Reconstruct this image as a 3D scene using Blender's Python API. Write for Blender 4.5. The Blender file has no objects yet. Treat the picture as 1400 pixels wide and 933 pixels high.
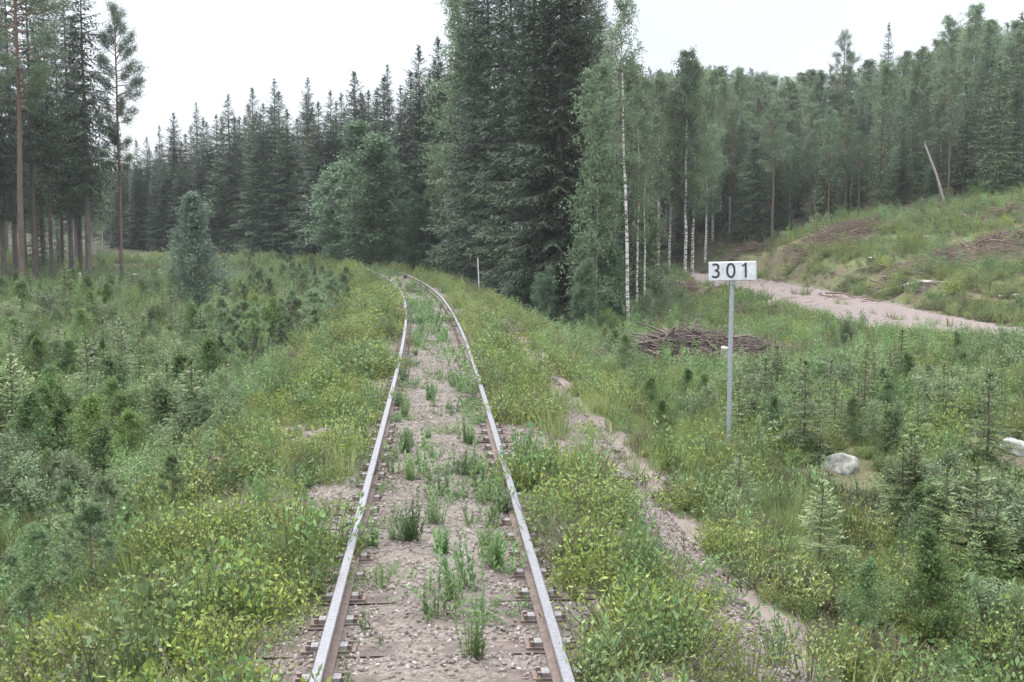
import bpy, math, random
import numpy as np
from mathutils import Vector, Matrix, Euler

PI = math.pi
scene = bpy.context.scene
COL = scene.collection
RS = np.random.RandomState

# ------------------------------------------------------------------ camera
FPX = 1600.0                        # focal length in pixels of a 1400 px wide frame
CAM = Vector((0, 0, 2.66))
PITCH = math.atan(151.5 / FPX)
cd = bpy.data.cameras.new('camera')
cam = bpy.data.objects.new('camera', cd)
COL.objects.link(cam)
cam.location = CAM
cam.rotation_euler = (PI / 2 - PITCH, 0, 0)
cd.sensor_width = 36
cd.lens = 36 * FPX / 1400
cd.clip_start = 0.1
cd.clip_end = 6000
scene.camera = cam


def ray(px, py):
    """direction of the view ray through a point of the 1400 x 933 photograph, scaled to dy = 1"""
    u, v = (px - 700) / FPX, -(py - 466.5) / FPX
    y = math.cos(PITCH) + v * math.sin(PITCH)
    z = -math.sin(PITCH) + v * math.cos(PITCH)
    return Vector((u / y, 1, z / y))


def at(px, py, Y):
    return CAM + ray(px, py) * Y


# ------------------------------------------------------------------ noise
def _hash(ix, iy, seed):
    h = (ix.astype(np.int64) * 374761393 + iy.astype(np.int64) * 668265263 + seed * 982451653) & 0xffffffff
    h = ((h ^ (h >> 13)) * 1274126177) & 0xffffffff
    h = h ^ (h >> 16)
    return (h & 0xffff) / 65535.0


def vnoise(x, y, scale, seed=0):
    x = np.asarray(x, float) / scale
    y = np.asarray(y, float) / scale
    ix, iy = np.floor(x), np.floor(y)
    fx, fy = x - ix, y - iy
    fx, fy = fx * fx * (3 - 2 * fx), fy * fy * (3 - 2 * fy)
    a, b = _hash(ix, iy, seed), _hash(ix + 1, iy, seed)
    c, d = _hash(ix, iy + 1, seed), _hash(ix + 1, iy + 1, seed)
    return (a + (b - a) * fx) * (1 - fy) + (c + (d - c) * fx) * fy


def fbm(x, y, scale, seed=0, octv=4):
    s, a, t = 0, 1.0, 0
    for i in range(octv):
        s = s + a * vnoise(x, y, scale / 2 ** i, seed + i * 7)
        t += a
        a *= 0.55
    return s / t


def sstep(a, b, x):
    t = np.clip((x - a) / (b - a), 0, 1)
    return t * t * (3 - 2 * t)


# ------------------------------------------------------------------ track line
def track_line():
    P, s, x, y = [], -40.0, 0.0, 0.0
    ds = 0.25
    pts, th = [], []
    k0 = 0.0033
    X, Y = 0.0, -40.0
    while s < 330:
        t = 0.0655 + (0 if s < 12 else (0.5 * k0 * (min(s, 55) - 12) ** 2 / 43 + (k0 * (s - 55) if s > 55 else 0)))
        pts.append((X, Y)); th.append(t)
        X -= math.sin(t) * ds; Y += math.cos(t) * ds; s += ds
    pts = np.array(pts); th = np.array(th)
    i = int(np.argmin(abs(pts[:, 1] - 6.72)))
    pts[:, 0] += -0.41 - pts[i, 0]
    return pts, th


TR, TH = track_line()
TS = np.arange(len(TR)) * 0.25


def track_at(s):
    """(x, y, heading) at s metres along; s = 0 is level with the camera"""
    s = s + 40
    return np.interp(s, TS, TR[:, 0]), np.interp(s, TS, TR[:, 1]), np.interp(s, TS, TH)


def off_track(x, y):
    """signed distance from the centre line, right side positive"""
    x = np.atleast_1d(np.asarray(x, float)); y = np.atleast_1d(np.asarray(y, float))
    out = np.empty(x.shape)
    sub = TR[::4]; th = TH[::4]
    xf, yf, of = x.ravel(), y.ravel(), out.ravel()
    for a in range(0, len(xf), 20000):
        xx, yy = xf[a:a + 20000, None], yf[a:a + 20000, None]
        d2 = (xx - sub[None, :, 0]) ** 2 + (yy - sub[None, :, 1]) ** 2
        i = d2.argmin(1)
        dx, dy = xx[:, 0] - sub[i, 0], yy[:, 0] - sub[i, 1]
        lat = dx * np.cos(th[i]) + dy * np.sin(th[i])
        lon = -dx * np.sin(th[i]) + dy * np.cos(th[i])
        far = np.abs(lon) > 1.0
        of[a:a + 20000] = np.where(far, np.sign(lat) * np.sqrt(lat ** 2 + lon ** 2), lat)
    return of.reshape(x.shape)


ROAD = np.array([(3, 110), (9, 103), (13.5, 94), (15.4, 84), (15.7, 72), (15.8, 60), (15.5, 48), (16.0, 41), (19.5, 37.3), (27, 36), (45, 35)], float)


def smooth_poly(P, n=14):
    out = []
    for i in range(len(P) - 1):
        p0, p1, p2, p3 = P[max(i - 1, 0)], P[i], P[i + 1], P[min(i + 2, len(P) - 1)]
        for k in range(n):
            t = k / n
            out.append(0.5 * ((2 * p1) + (p2 - p0) * t + (2 * p0 - 5 * p1 + 4 * p2 - p3) * t * t + (3 * p1 - p0 - 3 * p2 + p3) * t ** 3))
    out.append(P[-1])
    return np.array(out)


RD = smooth_poly(ROAD)


def off_road(x, y):
    x = np.atleast_1d(np.asarray(x, float)); y = np.atleast_1d(np.asarray(y, float))
    xf, yf = x.ravel(), y.ravel()
    of = np.empty(xf.shape)
    for a in range(0, len(xf), 20000):
        d2 = (xf[a:a + 20000, None] - RD[None, :, 0]) ** 2 + (yf[a:a + 20000, None] - RD[None, :, 1]) ** 2
        of[a:a + 20000] = np.sqrt(d2.min(1))
    return of.reshape(x.shape)


# ------------------------------------------------------------------ terrain height
CP = np.array([
    (-6, 0, -2.0), (-6, 15, -2.1), (-8, 30, -2.2), (-9, 45, -1.9), (-12, 60, -1.4), (-20, 40, -1.8), (-15, 20, -2.1),
    (-25, 69, -1.0), (-22, 80, -1.0), (-30, 50, -1.2), (-40, 80, -.8), (-20, 100, -.6), (-30, 130, .1), (-50, 150, .7), (-60, 100, .2),
    (-80, 60, 0.2), (-80, 0, -1.5), (-40, 0, -2), (-20, -25, -2.3), (-100, 200, 3), (-40, 250, 3), (0, -40, -1.4), (-100, -40, -2), (-60, 200, 1.8),
    (4, 0, -1.0), (4.5, 10, -1.0), (3.6, 17.7, -.8), (6, 12, -1.1), (9, 15, -1.0), (12, 20, -.8), (5, 25, -1.0), (5.6, 35, -1.15),
    (4.5, 45, -1.9), (3.6, 57, -2.1), (-1, 75, -1.3), (-6, 95, -.6), (-20, 125, 0), (9, 40, -1.15), (9, 55, -1.4), (8, 69, -1.0), (15.5, 38, -.9),
    (15.5, 50, -.9), (15.6, 68, -.9), (15, 86, -.8), (16, 29, -1.0), (24, 36, -.8), (8, 98, .2), (8, 84, .5), (11.5, 84, -.2), (2, 92, -.3), (20, 93, .9), (22, 88, 2.4),
    (25.5, 85, 3.1), (29.5, 80, 3.9), (33, 75, 4.4), (42, 80, 6.2), (20, 66, -.1), (22.8, 73, 1.4), (21, 56, .2), (21.9, 50, -.2), (27, 62, 1.9), (29, 68, 2.9),
    (28, 45, .0), (40, 50, 1.4), (40, 62, 3), (28, 100, 4.6), (37, 100, 6.5), (50, 100, 8.5), (35, 130, 9), (20, 130, 4.5),
    (30, 20, .3), (30, 0, 0), (60, 0, .5), (60, 40, 2.5), (60, 150, 13),
    (100, 150, 17), (10, 130, 1.8), (0, 160, 2), (100, 60, 12), (100, 250, 19), (20, 250, 8), (60, 300, 15), (-20, 250, 5), (100, -40, 2), (40, -40, -.5),
    (-100, 330, 5), (100, 330, 19)], float)


def _tps_fit(C):
    n = len(C)
    r2 = ((C[:, None, :2] - C[None, :, :2]) ** 2).sum(2) + 1e-9
    K = 0.5 * r2 * np.log(r2) + np.eye(n) * 8.0
    Pm = np.c_[np.ones(n), C[:, :2]]
    A = np.zeros((n + 3, n + 3)); A[:n, :n] = K; A[:n, n:] = Pm; A[n:, :n] = Pm.T
    return np.linalg.solve(A, np.r_[C[:, 2], 0, 0, 0])


TW = _tps_fit(CP)


def side_ground(x, y):
    xf, yf = np.clip(x.ravel(), -110, 110), np.clip(y.ravel(), -50, 330)
    out = np.empty(xf.shape)
    for a in range(0, len(xf), 20000):
        X, Y = xf[a:a + 20000], yf[a:a + 20000]
        r2 = (X[:, None] - CP[None, :, 0]) ** 2 + (Y[:, None] - CP[None, :, 1]) ** 2 + 1e-9
        out[a:a + 20000] = (0.5 * r2 * np.log(r2)) @ TW[:-3] + TW[-3] + TW[-2] * X + TW[-1] * Y
    return out.reshape(x.shape)


def height(x, y, fine=True):
    x = np.atleast_1d(np.asarray(x, float)); y = np.atleast_1d(np.asarray(y, float))
    d = off_track(x, y); a = np.abs(d)
    z = side_ground(x, y)
    z = z + 42 * np.exp(-((x - 68) / 75) ** 2 - ((y - 500) / 110) ** 2) + 14 * np.exp(-((x + 250) / 160) ** 2 - ((y - 520) / 150) ** 2)
    rd = off_road(x, y)
    rough = (fbm(x, y, 2.6, 3) - .5) * .55 + (fbm(x, y, .7, 11, 3) - .5) * .22
    rough = rough * sstep(3.0, 5.5, a) * sstep(3.0, 5.0, rd)
    far = sstep(80, 200, y)
    rough = rough + (fbm(x, y, 3.2, 17, 3) - .5) * .9 * sstep(17.5, 20, x) * sstep(40, 50, y) * (1 - far)
    z = z + rough * (1 - .5 * far)
    z = z * sstep(2.9, 4.8, rd) + (-.9 + .0 * z) * (1 - sstep(2.9, 4.8, rd)) if rd.min() < 5 else z
    z = z - .07 * (1 - sstep(2.5, 3.1, rd))
    top = np.interp(a, [0, 1.5, 2.1, 2.7, 3.1, 12], [-.27, -.27, -.36, -.45, -.62, -5.6])
    cut = np.interp(a, [0, 3.1, 3.6, 12], [-.3, -.62, -.5, 4])
    lim = np.maximum(top, cut)
    z = np.clip(z, np.where(a < 40, top, -99), np.where(a < 12, lim, 999))
    z = z + (fbm(x, y, .5, 31, 3) - .5) * .10 * sstep(1.4, 2.4, a) * (1 - sstep(3, 5, a))
    return z


def hz(x, y):
    return float(height(np.array([x]), np.array([y]))[0])


# ------------------------------------------------------------------ mesh builder
class MB:
    def __init__(self):
        self.v, self.q, self.m, self.sm, self.n = [], [], [], [], 0

    def add(self, V, Q, mat=0, smooth=False):
        V = np.asarray(V, float); Q = np.asarray(Q, int)
        if Q.shape[1] == 3:
            Q = np.c_[Q, np.full(len(Q), -10 ** 9)]
        self.v.append(V); self.q.append(Q + self.n)
        self.m.append(np.full(len(Q), mat)); self.sm.append(np.full(len(Q), smooth))
        self.n += len(V)

    def leaves(self, P, D, N, L, W, mat=0, mid=.5):
        """diamond shaped leaves: base P, direction D, sideways N"""
        P, D, N = (np.asarray(a, float) for a in (P, D, N))
        D = D / (np.linalg.norm(D, axis=1, keepdims=True) + 1e-9)
        N = N - (N * D).sum(1, keepdims=True) * D
        N = N / (np.linalg.norm(N, axis=1, keepdims=True) + 1e-9)
        L = np.broadcast_to(L, (len(P),))[:, None]; W = np.broadcast_to(W, (len(P),))[:, None]
        V = np.stack([P, P + D * L * mid + N * W * .5, P + D * L, P + D * L * mid - N * W * .5], 1).reshape(-1, 3)
        Q = np.arange(len(P) * 4).reshape(-1, 4)
        self.add(V, Q, mat)

    def tube(self, pts, rad, k=6, mat=0, cap=True, smooth=True):
        pts = np.asarray(pts, float); n = len(pts)
        rad = np.broadcast_to(rad, (n,))
        T = np.gradient(pts, axis=0); T /= np.linalg.norm(T, axis=1, keepdims=True) + 1e-9
        ref = np.array([1.0, 0, 0]) if abs(T[0, 0]) < .8 else np.array([0, 1.0, 0])
        A = np.cross(T, ref); A /= np.linalg.norm(A, axis=1, keepdims=True) + 1e-9
        B = np.cross(T, A)
        an = np.arange(k) * 2 * PI / k
        V = pts[:, None] + rad[:, None, None] * (np.cos(an)[None, :, None] * A[:, None] + np.sin(an)[None, :, None] * B[:, None])
        i = np.arange(n - 1)[:, None] * k; j = np.arange(k)[None]
        Q = np.stack([i + j, i + (j + 1) % k, i + k + (j + 1) % k, i + k + j], 2).reshape(-1, 4)
        V = V.reshape(-1, 3)
        self.add(V, Q, mat, smooth)
        if cap:
            for e, p in ((0, pts[0]), (n - 1, pts[-1])):
                c = np.r_[V[e * k:(e + 1) * k], p[None]]
                F = np.array([(j, (j + 1) % k, k) for j in range(k)])
                self.add(c, F if e else F[:, ::-1], mat)

    def box(self, c, s, mat=0, R=None):
        c = np.asarray(c, float); s = np.asarray(s, float) / 2
        V = np.array([(x, y, z) for x in (-1, 1) for y in (-1, 1) for z in (-1, 1)], float) * s
        if R is not None:
            V = V @ np.asarray(R).T
        Q = [(0, 1, 3, 2), (4, 6, 7, 5), (0, 4, 5, 1), (2, 3, 7, 6), (0, 2, 6, 4), (1, 5, 7, 3)]
        self.add(V + c, Q, mat)

    def build(self, name, mats, parent=None, link=True):
        V = np.concatenate(self.v); Q = np.concatenate(self.q)
        M = np.concatenate(self.m); S = np.concatenate(self.sm)
        tri = Q[:, 3] < 0
        cnt = np.where(tri, 3, 4)
        loops = Q.ravel(); loops = loops[loops >= 0]
        me = bpy.data.meshes.new(name)
        me.vertices.add(len(V)); me.vertices.foreach_set('co', V.astype(np.float32).ravel())
        me.loops.add(len(loops)); me.loops.foreach_set('vertex_index', loops.astype(np.int32))
        me.polygons.add(len(Q))
        me.polygons.foreach_set('loop_start', np.r_[0, np.cumsum(cnt)[:-1]].astype(np.int32))
        for mt in (mats if isinstance(mats, (list, tuple)) else [mats]):
            me.materials.append(mt)
        me.polygons.foreach_set('material_index', M.astype(np.int32))
        me.polygons.foreach_set('use_smooth', S.astype(bool))
        me.update(calc_edges=True)
        me.validate()
        o = bpy.data.objects.new(name, me)
        if link:
            COL.objects.link(o)
        if parent is not None:
            o.parent = parent
        return o


def tag(o, label=None, cat=None, group=None, kind=None):
    for k, v in (('label', label), ('category', cat), ('group', group), ('kind', kind)):
        if v:
            o[k] = v
    return o


def empty(name, loc=(0, 0, 0)):
    o = bpy.data.objects.new(name, None)
    o.empty_display_size = .2
    COL.objects.link(o)
    o.location = loc
    return o


# ------------------------------------------------------------------ materials
def nt(name):
    m = bpy.data.materials.new(name)
    m.use_nodes = True
    t = m.node_tree
    t.nodes.clear()
    out = t.nodes.new('ShaderNodeOutputMaterial')
    return m, t, out


def nd(t, typ, **kw):
    n = t.nodes.new('ShaderNode' + typ)
    for k, v in kw.items():
        if k.startswith('i_'):
            n.inputs[int(k[2:]) if k[2:].isdigit() else k[2:].replace('_', ' ')].default_value = v
        else:
            setattr(n, k, v)
    return n


def noise(t, co, scale, detail=4, rough=.55, dist=0):
    n = nd(t, 'TexNoise')
    n.inputs['Scale'].default_value = scale; n.inputs['Detail'].default_value = detail
    n.inputs['Roughness'].default_value = rough; n.inputs['Distortion'].default_value = dist
    if co is not None:
        t.links.new(co, n.inputs['Vector'])
    return n.outputs['Fac']


def ramp(t, fac, stops):
    n = nd(t, 'ValToRGB')
    e = n.color_ramp.elements
    while len(e) < len(stops):
        e.new(.5)
    for el, (p, c) in zip(e, stops):
        el.position = p
        el.color = (c[0], c[1], c[2], 1) if isinstance(c, (tuple, list)) else (c, c, c, 1)
    t.links.new(fac, n.inputs[0])
    return n.outputs[0]


def mix(t, fac, a, b, mode='MIX'):
    n = nd(t, 'MixRGB', blend_type=mode)
    for i, v in enumerate((fac, a, b)):
        if hasattr(v, 'links'):
            t.links.new(v, n.inputs[i])
        elif isinstance(v, (int, float)):
            n.inputs[i].default_value = v if i == 0 else (v, v, v, 1)
        else:
            n.inputs[i].default_value = (*v, 1)
    return n.outputs[0]


def math_(t, op, a, b=None):
    n = nd(t, 'Math', operation=op)
    for i, v in enumerate((a, b)):
        if v is None:
            continue
        if hasattr(v, 'links'):
            t.links.new(v, n.inputs[i])
        else:
            n.inputs[i].default_value = v
    return n.outputs[0]


def foliage(name, a, b, c=None, trans=.3, rough=.55, island=.8, clump=1.3):
    """leaf colour varies between a and b from leaf to leaf, leans to c from clump to clump and from plant to plant"""
    m, t, out = nt(name)
    geo = nd(t, 'NewGeometry'); oi = nd(t, 'ObjectInfo'); tc = nd(t, 'TexCoord')
    base = mix(t, geo.outputs['Random Per Island'], a, b)
    cl = ramp(t, noise(t, tc.outputs['Object'], clump, 3), [(.38, 0), (.62, 1)])
    base = mix(t, math_(t, 'MULTIPLY', cl, .65), base, c or b)
    hsv = nd(t, 'HueSaturation')
    r = oi.outputs['Random']
    t.links.new(math_(t, 'ADD', math_(t, 'MULTIPLY', r, .035), .483), hsv.inputs['Hue'])
    t.links.new(math_(t, 'ADD', math_(t, 'MULTIPLY', math_(t, 'FRACT', math_(t, 'MULTIPLY', r, 17.3)), .22), .86), hsv.inputs['Saturation'])
    t.links.new(math_(t, 'ADD', math_(t, 'MULTIPLY', math_(t, 'FRACT', math_(t, 'MULTIPLY', r, 7.7)), .75), .66), hsv.inputs['Value'])
    t.links.new(base, hsv.inputs['Color'])
    p = nd(t, 'BsdfPrincipled')
    p.inputs['Roughness'].default_value = rough
    p.inputs['Specular IOR Level'].default_value = .35
    t.links.new(hsv.outputs[0], p.inputs['Base Color'])
    tr = nd(t, 'BsdfTranslucent')
    t.links.new(hsv.outputs[0], tr.inputs['Color'])
    ms = nd(t, 'MixShader'); ms.inputs[0].default_value = trans
    t.links.new(p.outputs[0], ms.inputs[1]); t.links.new(tr.outputs[0], ms.inputs[2])
    t.links.new(ms.outputs[0], out.inputs[0])
    return m


def bark(name, a, b, scale=6, stretch=.25, bump=.6, zr=None, c=None):
    m, t, out = nt(name)
    tc = nd(t, 'TexCoord')
    mp = nd(t, 'Mapping'); mp.inputs['Scale'].default_value = (1, 1, stretch)
    t.links.new(tc.outputs['Object'], mp.inputs[0])
    n = noise(t, mp.outputs[0], scale, 6, .65)
    col = mix(t, ramp(t, n, [(.35, 0), (.65, 1)]), a, b)
    if c:
        sx = nd(t, 'SeparateXYZ'); t.links.new(tc.outputs['Object'], sx.inputs[0])
        mr = nd(t, 'MapRange'); mr.inputs[1].default_value, mr.inputs[2].default_value = zr
        t.links.new(sx.outputs[2], mr.inputs[0])
        col = mix(t, mr.outputs[0], col, mix(t, n, c, tuple(v * .55 for v in c)))
    p = nd(t, 'BsdfPrincipled'); p.inputs['Roughness'].default_value = .9
    t.links.new(col, p.inputs['Base Color'])
    bp = nd(t, 'Bump'); bp.inputs['Strength'].default_value = bump; bp.inputs['Distance'].default_value = .03
    t.links.new(n, bp.inputs['Height']); t.links.new(bp.outputs[0], p.inputs['Normal'])
    t.links.new(p.outputs[0], out.inputs[0])
    return m


def birch_bark():
    m, t, out = nt('birch_bark')
    tc = nd(t, 'TexCoord')
    mp = nd(t, 'Mapping'); mp.inputs['Scale'].default_value = (1.2, 1.2, 5)
    t.links.new(tc.outputs['Object'], mp.inputs[0])
    n = noise(t, mp.outputs[0], 2.2, 5, .7)
    col = ramp(t, n, [(.44, (.05, .045, .04)), (.53, (.52, .49, .46)), (.8, (.62, .58, .54))])
    p = nd(t, 'BsdfPrincipled'); p.inputs['Roughness'].default_value = .75
    t.links.new(col, p.inputs['Base Color']); t.links.new(p.outputs[0], out.inputs[0])
    return m


def plain(name, a, b, scale=8, rough=.8, metal=0, bump=.2, dist=.01, detail=5):
    m, t, out = nt(name)
    tc = nd(t, 'TexCoord')
    n = noise(t, tc.outputs['Object'], scale, detail, .6)
    p = nd(t, 'BsdfPrincipled'); p.inputs['Roughness'].default_value = rough; p.inputs['Metallic'].default_value = metal
    t.links.new(mix(t, ramp(t, n, [(.35, 0), (.65, 1)]), a, b), p.inputs['Base Color'])
    if bump:
        bp = nd(t, 'Bump'); bp.inputs['Strength'].default_value = bump; bp.inputs['Distance'].default_value = dist
        t.links.new(n, bp.inputs['Height']); t.links.new(bp.outputs[0], p.inputs['Normal'])
    t.links.new(p.outputs[0], out.inputs[0])
    return m


M_SPRUCE = foliage('spruce_needles', (.034, .060, .034), (.075, .112, .058), (.048, .080, .046), trans=.2)
M_WTREE = foliage('pale_willow_leaves', (.14, .20, .145), (.24, .30, .22), (.17, .24, .17), trans=.35)
M_BIRCH2 = foliage('round_birch_leaves', (.085, .145, .080), (.165, .235, .135), (.115, .18, .105), trans=.35)
M_SPRUCE_L = foliage('light_spruce_needles', (.062, .098, .050), (.12, .16, .078), (.085, .13, .07), trans=.2)
M_TIP = foliage('spruce_shoots', (.052, .084, .040), (.115, .155, .075), (.075, .112, .06), trans=.2)
M_TIP2 = foliage('light_spruce_shoots', (.080, .12, .055), (.15, .19, .09), (.105, .15, .08), trans=.2)
M_YTIP = foliage('young_spruce_shoots', (.12, .175, .060), (.22, .27, .10), (.15, .21, .08), trans=.2, clump=5)
M_PINE = foliage('pine_needles', (.078, .118, .066), (.15, .195, .115), (.105, .155, .09), trans=.25)
M_BIRCH = foliage('birch_leaves', (.105, .158, .082), (.20, .26, .145), (.14, .195, .11), trans=.35)
M_WILLOW = foliage('willow_leaves', (.125, .175, .085), (.22, .27, .135), (.16, .21, .105), trans=.3)
M_YSPRUCE = foliage('young_spruce_needles', (.085, .135, .042), (.17, .22, .075), (.115, .165, .055), trans=.15, clump=5)
M_YPINE = foliage('young_pine_needles', (.11, .165, .080), (.20, .26, .125), (.145, .20, .10), trans=.15, clump=5)
M_BERRY = foliage('bilberry_leaves', (.19, .245, .055), (.27, .315, .085), (.215, .27, .075), trans=.35, clump=4)
M_WEED = foliage('weed_leaves', (.095, .175, .060), (.19, .275, .10), (.13, .21, .08), trans=.35, clump=4)
M_GRASS = foliage('grass_blades', (.13, .185, .06), (.25, .275, .11), (.17, .22, .085), trans=.35, clump=2)
M_HEATH = foliage('heather_twigs', (.10, .088, .052), (.15, .165, .075), (.12, .135, .065), trans=.2, clump=3)
M_SBARK = bark('spruce_bark', (.085, .07, .062), (.16, .14, .125))
M_PBARK = bark('pine_bark', (.08, .06, .052), (.15, .11, .092), c=(.19, .105, .072), zr=(3, 13))
M_BBARK = birch_bark()
M_TWIG = bark('dead_twigs', (.085, .062, .052), (.19, .15, .13), 9)
M_STEM = bark('sapling_bark', (.11, .08, .06), (.19, .15, .12), 12)
M_WOODC = plain('weathered_wood', (.20, .175, .15), (.33, .295, .26), 14, .85)
M_ROCK = plain('lichen_rock', (.12, .115, .105), (.36, .36, .31), 6, .9, bump=.6, dist=.03)
M_SLEEPER = bark('sleeper_wood', (.060, .044, .036), (.13, .10, .085), 9, 1, .5)
M_RUST = plain('rail_side_steel', (.105, .072, .058), (.18, .135, .115), 14, .75, .15, .15, .003)
M_GSTEM = plain('green_stems', (.085, .105, .045), (.14, .16, .07), 10, .8, 0, 0)
M_STEEL = plain('worn_rail_head', (.20, .197, .205), (.28, .275, .288), 30, .5, .82, .03, .001)
M_GALV = plain('galvanised_steel', (.30, .335, .36), (.40, .43, .455), 25, .5, .35, .05, .002)
M_WHITE = plain('white_enamel', (.50, .51, .52), (.68, .70, .73), 9, .4, 0, 0)
M_BLACK = plain('black_paint', (.025, .025, .03), (.05, .05, .055), 6, .5, 0, 0)
M_STONE = plain('ballast_stone', (.20, .165, .15), (.40, .335, .31), 25, .85, 0, .3, .004)


M_YBL = foliage('sapling_leaves', (.085, .15, .045), (.17, .24, .085), (.12, .18, .065), trans=.35, clump=4)


def stone_var():
    """ballast stones: every stone its own shade"""
    m, t, out = nt('ballast_gravel')
    oi = nd(t, 'ObjectInfo')
    tc = nd(t, 'TexCoord')
    col = ramp(t, oi.outputs['Random'], [(0, (.085, .068, .058)), (.35, (.155, .125, .11)), (.7, (.225, .188, .168)), (1, (.36, .32, .30))])
    col = mix(t, .35, col, mix(t, noise(t, tc.outputs['Object'], 3), (.12, .10, .09), (.45, .38, .35)))
    p = nd(t, 'BsdfPrincipled'); p.inputs['Roughness'].default_value = .88
    t.links.new(col, p.inputs['Base Color']); t.links.new(p.outputs[0], out.inputs[0])
    return m


M_GRAVEL = stone_var()


def ground_material():
    m, t, out = nt('forest_ground')
    tc = nd(t, 'TexCoord'); co = tc.outputs['Object']
    ag = nd(t, 'Attribute'); ag.attribute_name = 'gravel'
    al = nd(t, 'Attribute'); al.attribute_name = 'litter'
    n1, n2, n3 = noise(t, co, .45, 6, .6), noise(t, co, 2.3, 6, .65), noise(t, co, 16, 6, .7)
    green = mix(t, ramp(t, n2, [(.35, 0), (.65, 1)]), (.070, .090, .032), (.13, .145, .06))
    brown = mix(t, n3, (.075, .055, .038), (.16, .118, .09))
    moss = mix(t, ramp(t, math_(t, 'ADD', math_(t, 'MULTIPLY', n1, .6), math_(t, 'MULTIPLY', n3, .4)), [(.46, 0), (.57, 1)]), green, brown)
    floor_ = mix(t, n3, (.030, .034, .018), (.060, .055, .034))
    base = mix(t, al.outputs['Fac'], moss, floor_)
    gr = mix(t, ramp(t, n3, [(.3, 0), (.7, 1)]), (.125, .10, .085), (.235, .195, .17))
    gm = ramp(t, math_(t, 'ADD', ag.outputs['Fac'], math_(t, 'MULTIPLY', math_(t, 'SUBTRACT', n2, .5), 1.1)), [(.42, 0), (.58, 1)])
    base = mix(t, gm, base, gr)
    p = nd(t, 'BsdfPrincipled'); p.inputs['Roughness'].default_value = .95
    p.inputs['Specular IOR Level'].default_value = .2
    t.links.new(base, p.inputs['Base Color'])
    bp = nd(t, 'Bump'); bp.inputs['Strength'].default_value = .8; bp.inputs['Distance'].default_value = .06
    t.links.new(math_(t, 'ADD', n2, math_(t, 'MULTIPLY', n3, .5)), bp.inputs['Height'])
    t.links.new(bp.outputs[0], p.inputs['Normal']); t.links.new(p.outputs[0], out.inputs[0])
    return m


def gravel_material(name, a, b, c, scale=28):
    m, t, out = nt(name)
    tc = nd(t, 'TexCoord'); co = tc.outputs['Object']
    vo = nd(t, 'TexVoronoi'); vo.inputs['Scale'].default_value = scale
    t.links.new(co, vo.inputs['Vector'])
    sx = nd(t, 'SeparateColor'); t.links.new(vo.outputs['Color'], sx.inputs[0])
    n1, n2 = noise(t, co, 1.1, 5, .6), noise(t, co, 9, 5, .6)
    col = mix(t, sx.outputs[0], a, b)
    col = mix(t, ramp(t, n1, [(.45, 0), (.7, .8)]), col, c)
    col = mix(t, math_(t, 'MULTIPLY', n2, .5), col, tuple(v * .6 for v in a))
    p = nd(t, 'BsdfPrincipled'); p.inputs['Roughness'].default_value = .92
    t.links.new(col, p.inputs['Base Color'])
    bp = nd(t, 'Bump'); bp.inputs['Strength'].default_value = .9; bp.inputs['Distance'].default_value = .03
    t.links.new(math_(t, 'ADD', math_(t, 'MULTIPLY', vo.outputs['Distance'], -1.0), n2), bp.inputs['Height'])
    t.links.new(bp.outputs[0], p.inputs['Normal']); t.links.new(p.outputs[0], out.inputs[0])
    return m


M_GROUND = ground_material()
M_BED = gravel_material('track_bed_gravel', (.120, .098, .080), (.235, .20, .168), (.09, .072, .056), 30)
M_ROAD = gravel_material('road_gravel', (.15, .115, .105), (.25, .20, .185), (.15, .12, .10), 14)

# ------------------------------------------------------------------ ground sheet
def grow(a, step, end, f):
    out = [a]
    while out[-1] < end:
        out.append(out[-1] + step); step *= f
    return out


xr = grow(7, .19, 1500, 1.035)
xl = [-v for v in grow(7, .19, 1500, 1.035)]
gx = np.array(sorted(set(xl + list(np.arange(-6.85, 7, .15)) + xr)))
gy = np.array(sorted(list(-np.array(grow(1, .6, 200, 1.12))) + list(np.arange(0, 4, .5)) + list(np.arange(4, 24, .15)) + grow(24.1, .18, 2200, 1.014)))
GX, GY = np.meshgrid(gx, gy)
GZ = height(GX, GY)
mb = MB()
ny, nx = GX.shape
i = np.arange(ny - 1)[:, None] * nx; j = np.arange(nx - 1)[None]
mb.add(np.stack([GX, GY, GZ], 2).reshape(-1, 3), np.stack([i + j, i + j + 1, i + nx + j + 1, i + nx + j], 2).reshape(-1, 4), 0, True)
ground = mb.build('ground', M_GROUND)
tag(ground, kind='structure')
dd = off_track(GX, GY)
gv = np.interp(dd, [-3.2, -2.7, -1.2, 1.2, 2.0, 2.9, 3.6], [0, .4, .75, .75, .8, .55, 0])
rdist = off_road(GX, GY)
gv = np.maximum(gv, np.interp(rdist, [0, 2.8, 3.8], [.9, .6, 0]))


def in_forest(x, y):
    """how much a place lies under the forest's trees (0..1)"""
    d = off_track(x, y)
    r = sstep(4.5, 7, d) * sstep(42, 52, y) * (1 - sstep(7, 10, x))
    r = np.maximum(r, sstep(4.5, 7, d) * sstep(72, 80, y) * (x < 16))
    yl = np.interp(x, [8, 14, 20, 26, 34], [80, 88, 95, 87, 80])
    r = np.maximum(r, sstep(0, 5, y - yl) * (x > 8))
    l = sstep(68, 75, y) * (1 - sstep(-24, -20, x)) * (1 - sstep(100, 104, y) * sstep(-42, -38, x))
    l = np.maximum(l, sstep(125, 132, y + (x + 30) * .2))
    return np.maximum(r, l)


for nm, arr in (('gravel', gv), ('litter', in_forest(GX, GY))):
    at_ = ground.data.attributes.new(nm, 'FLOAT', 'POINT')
    at_.data.foreach_set('value', np.ascontiguousarray(arr, dtype=np.float32).ravel())


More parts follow.
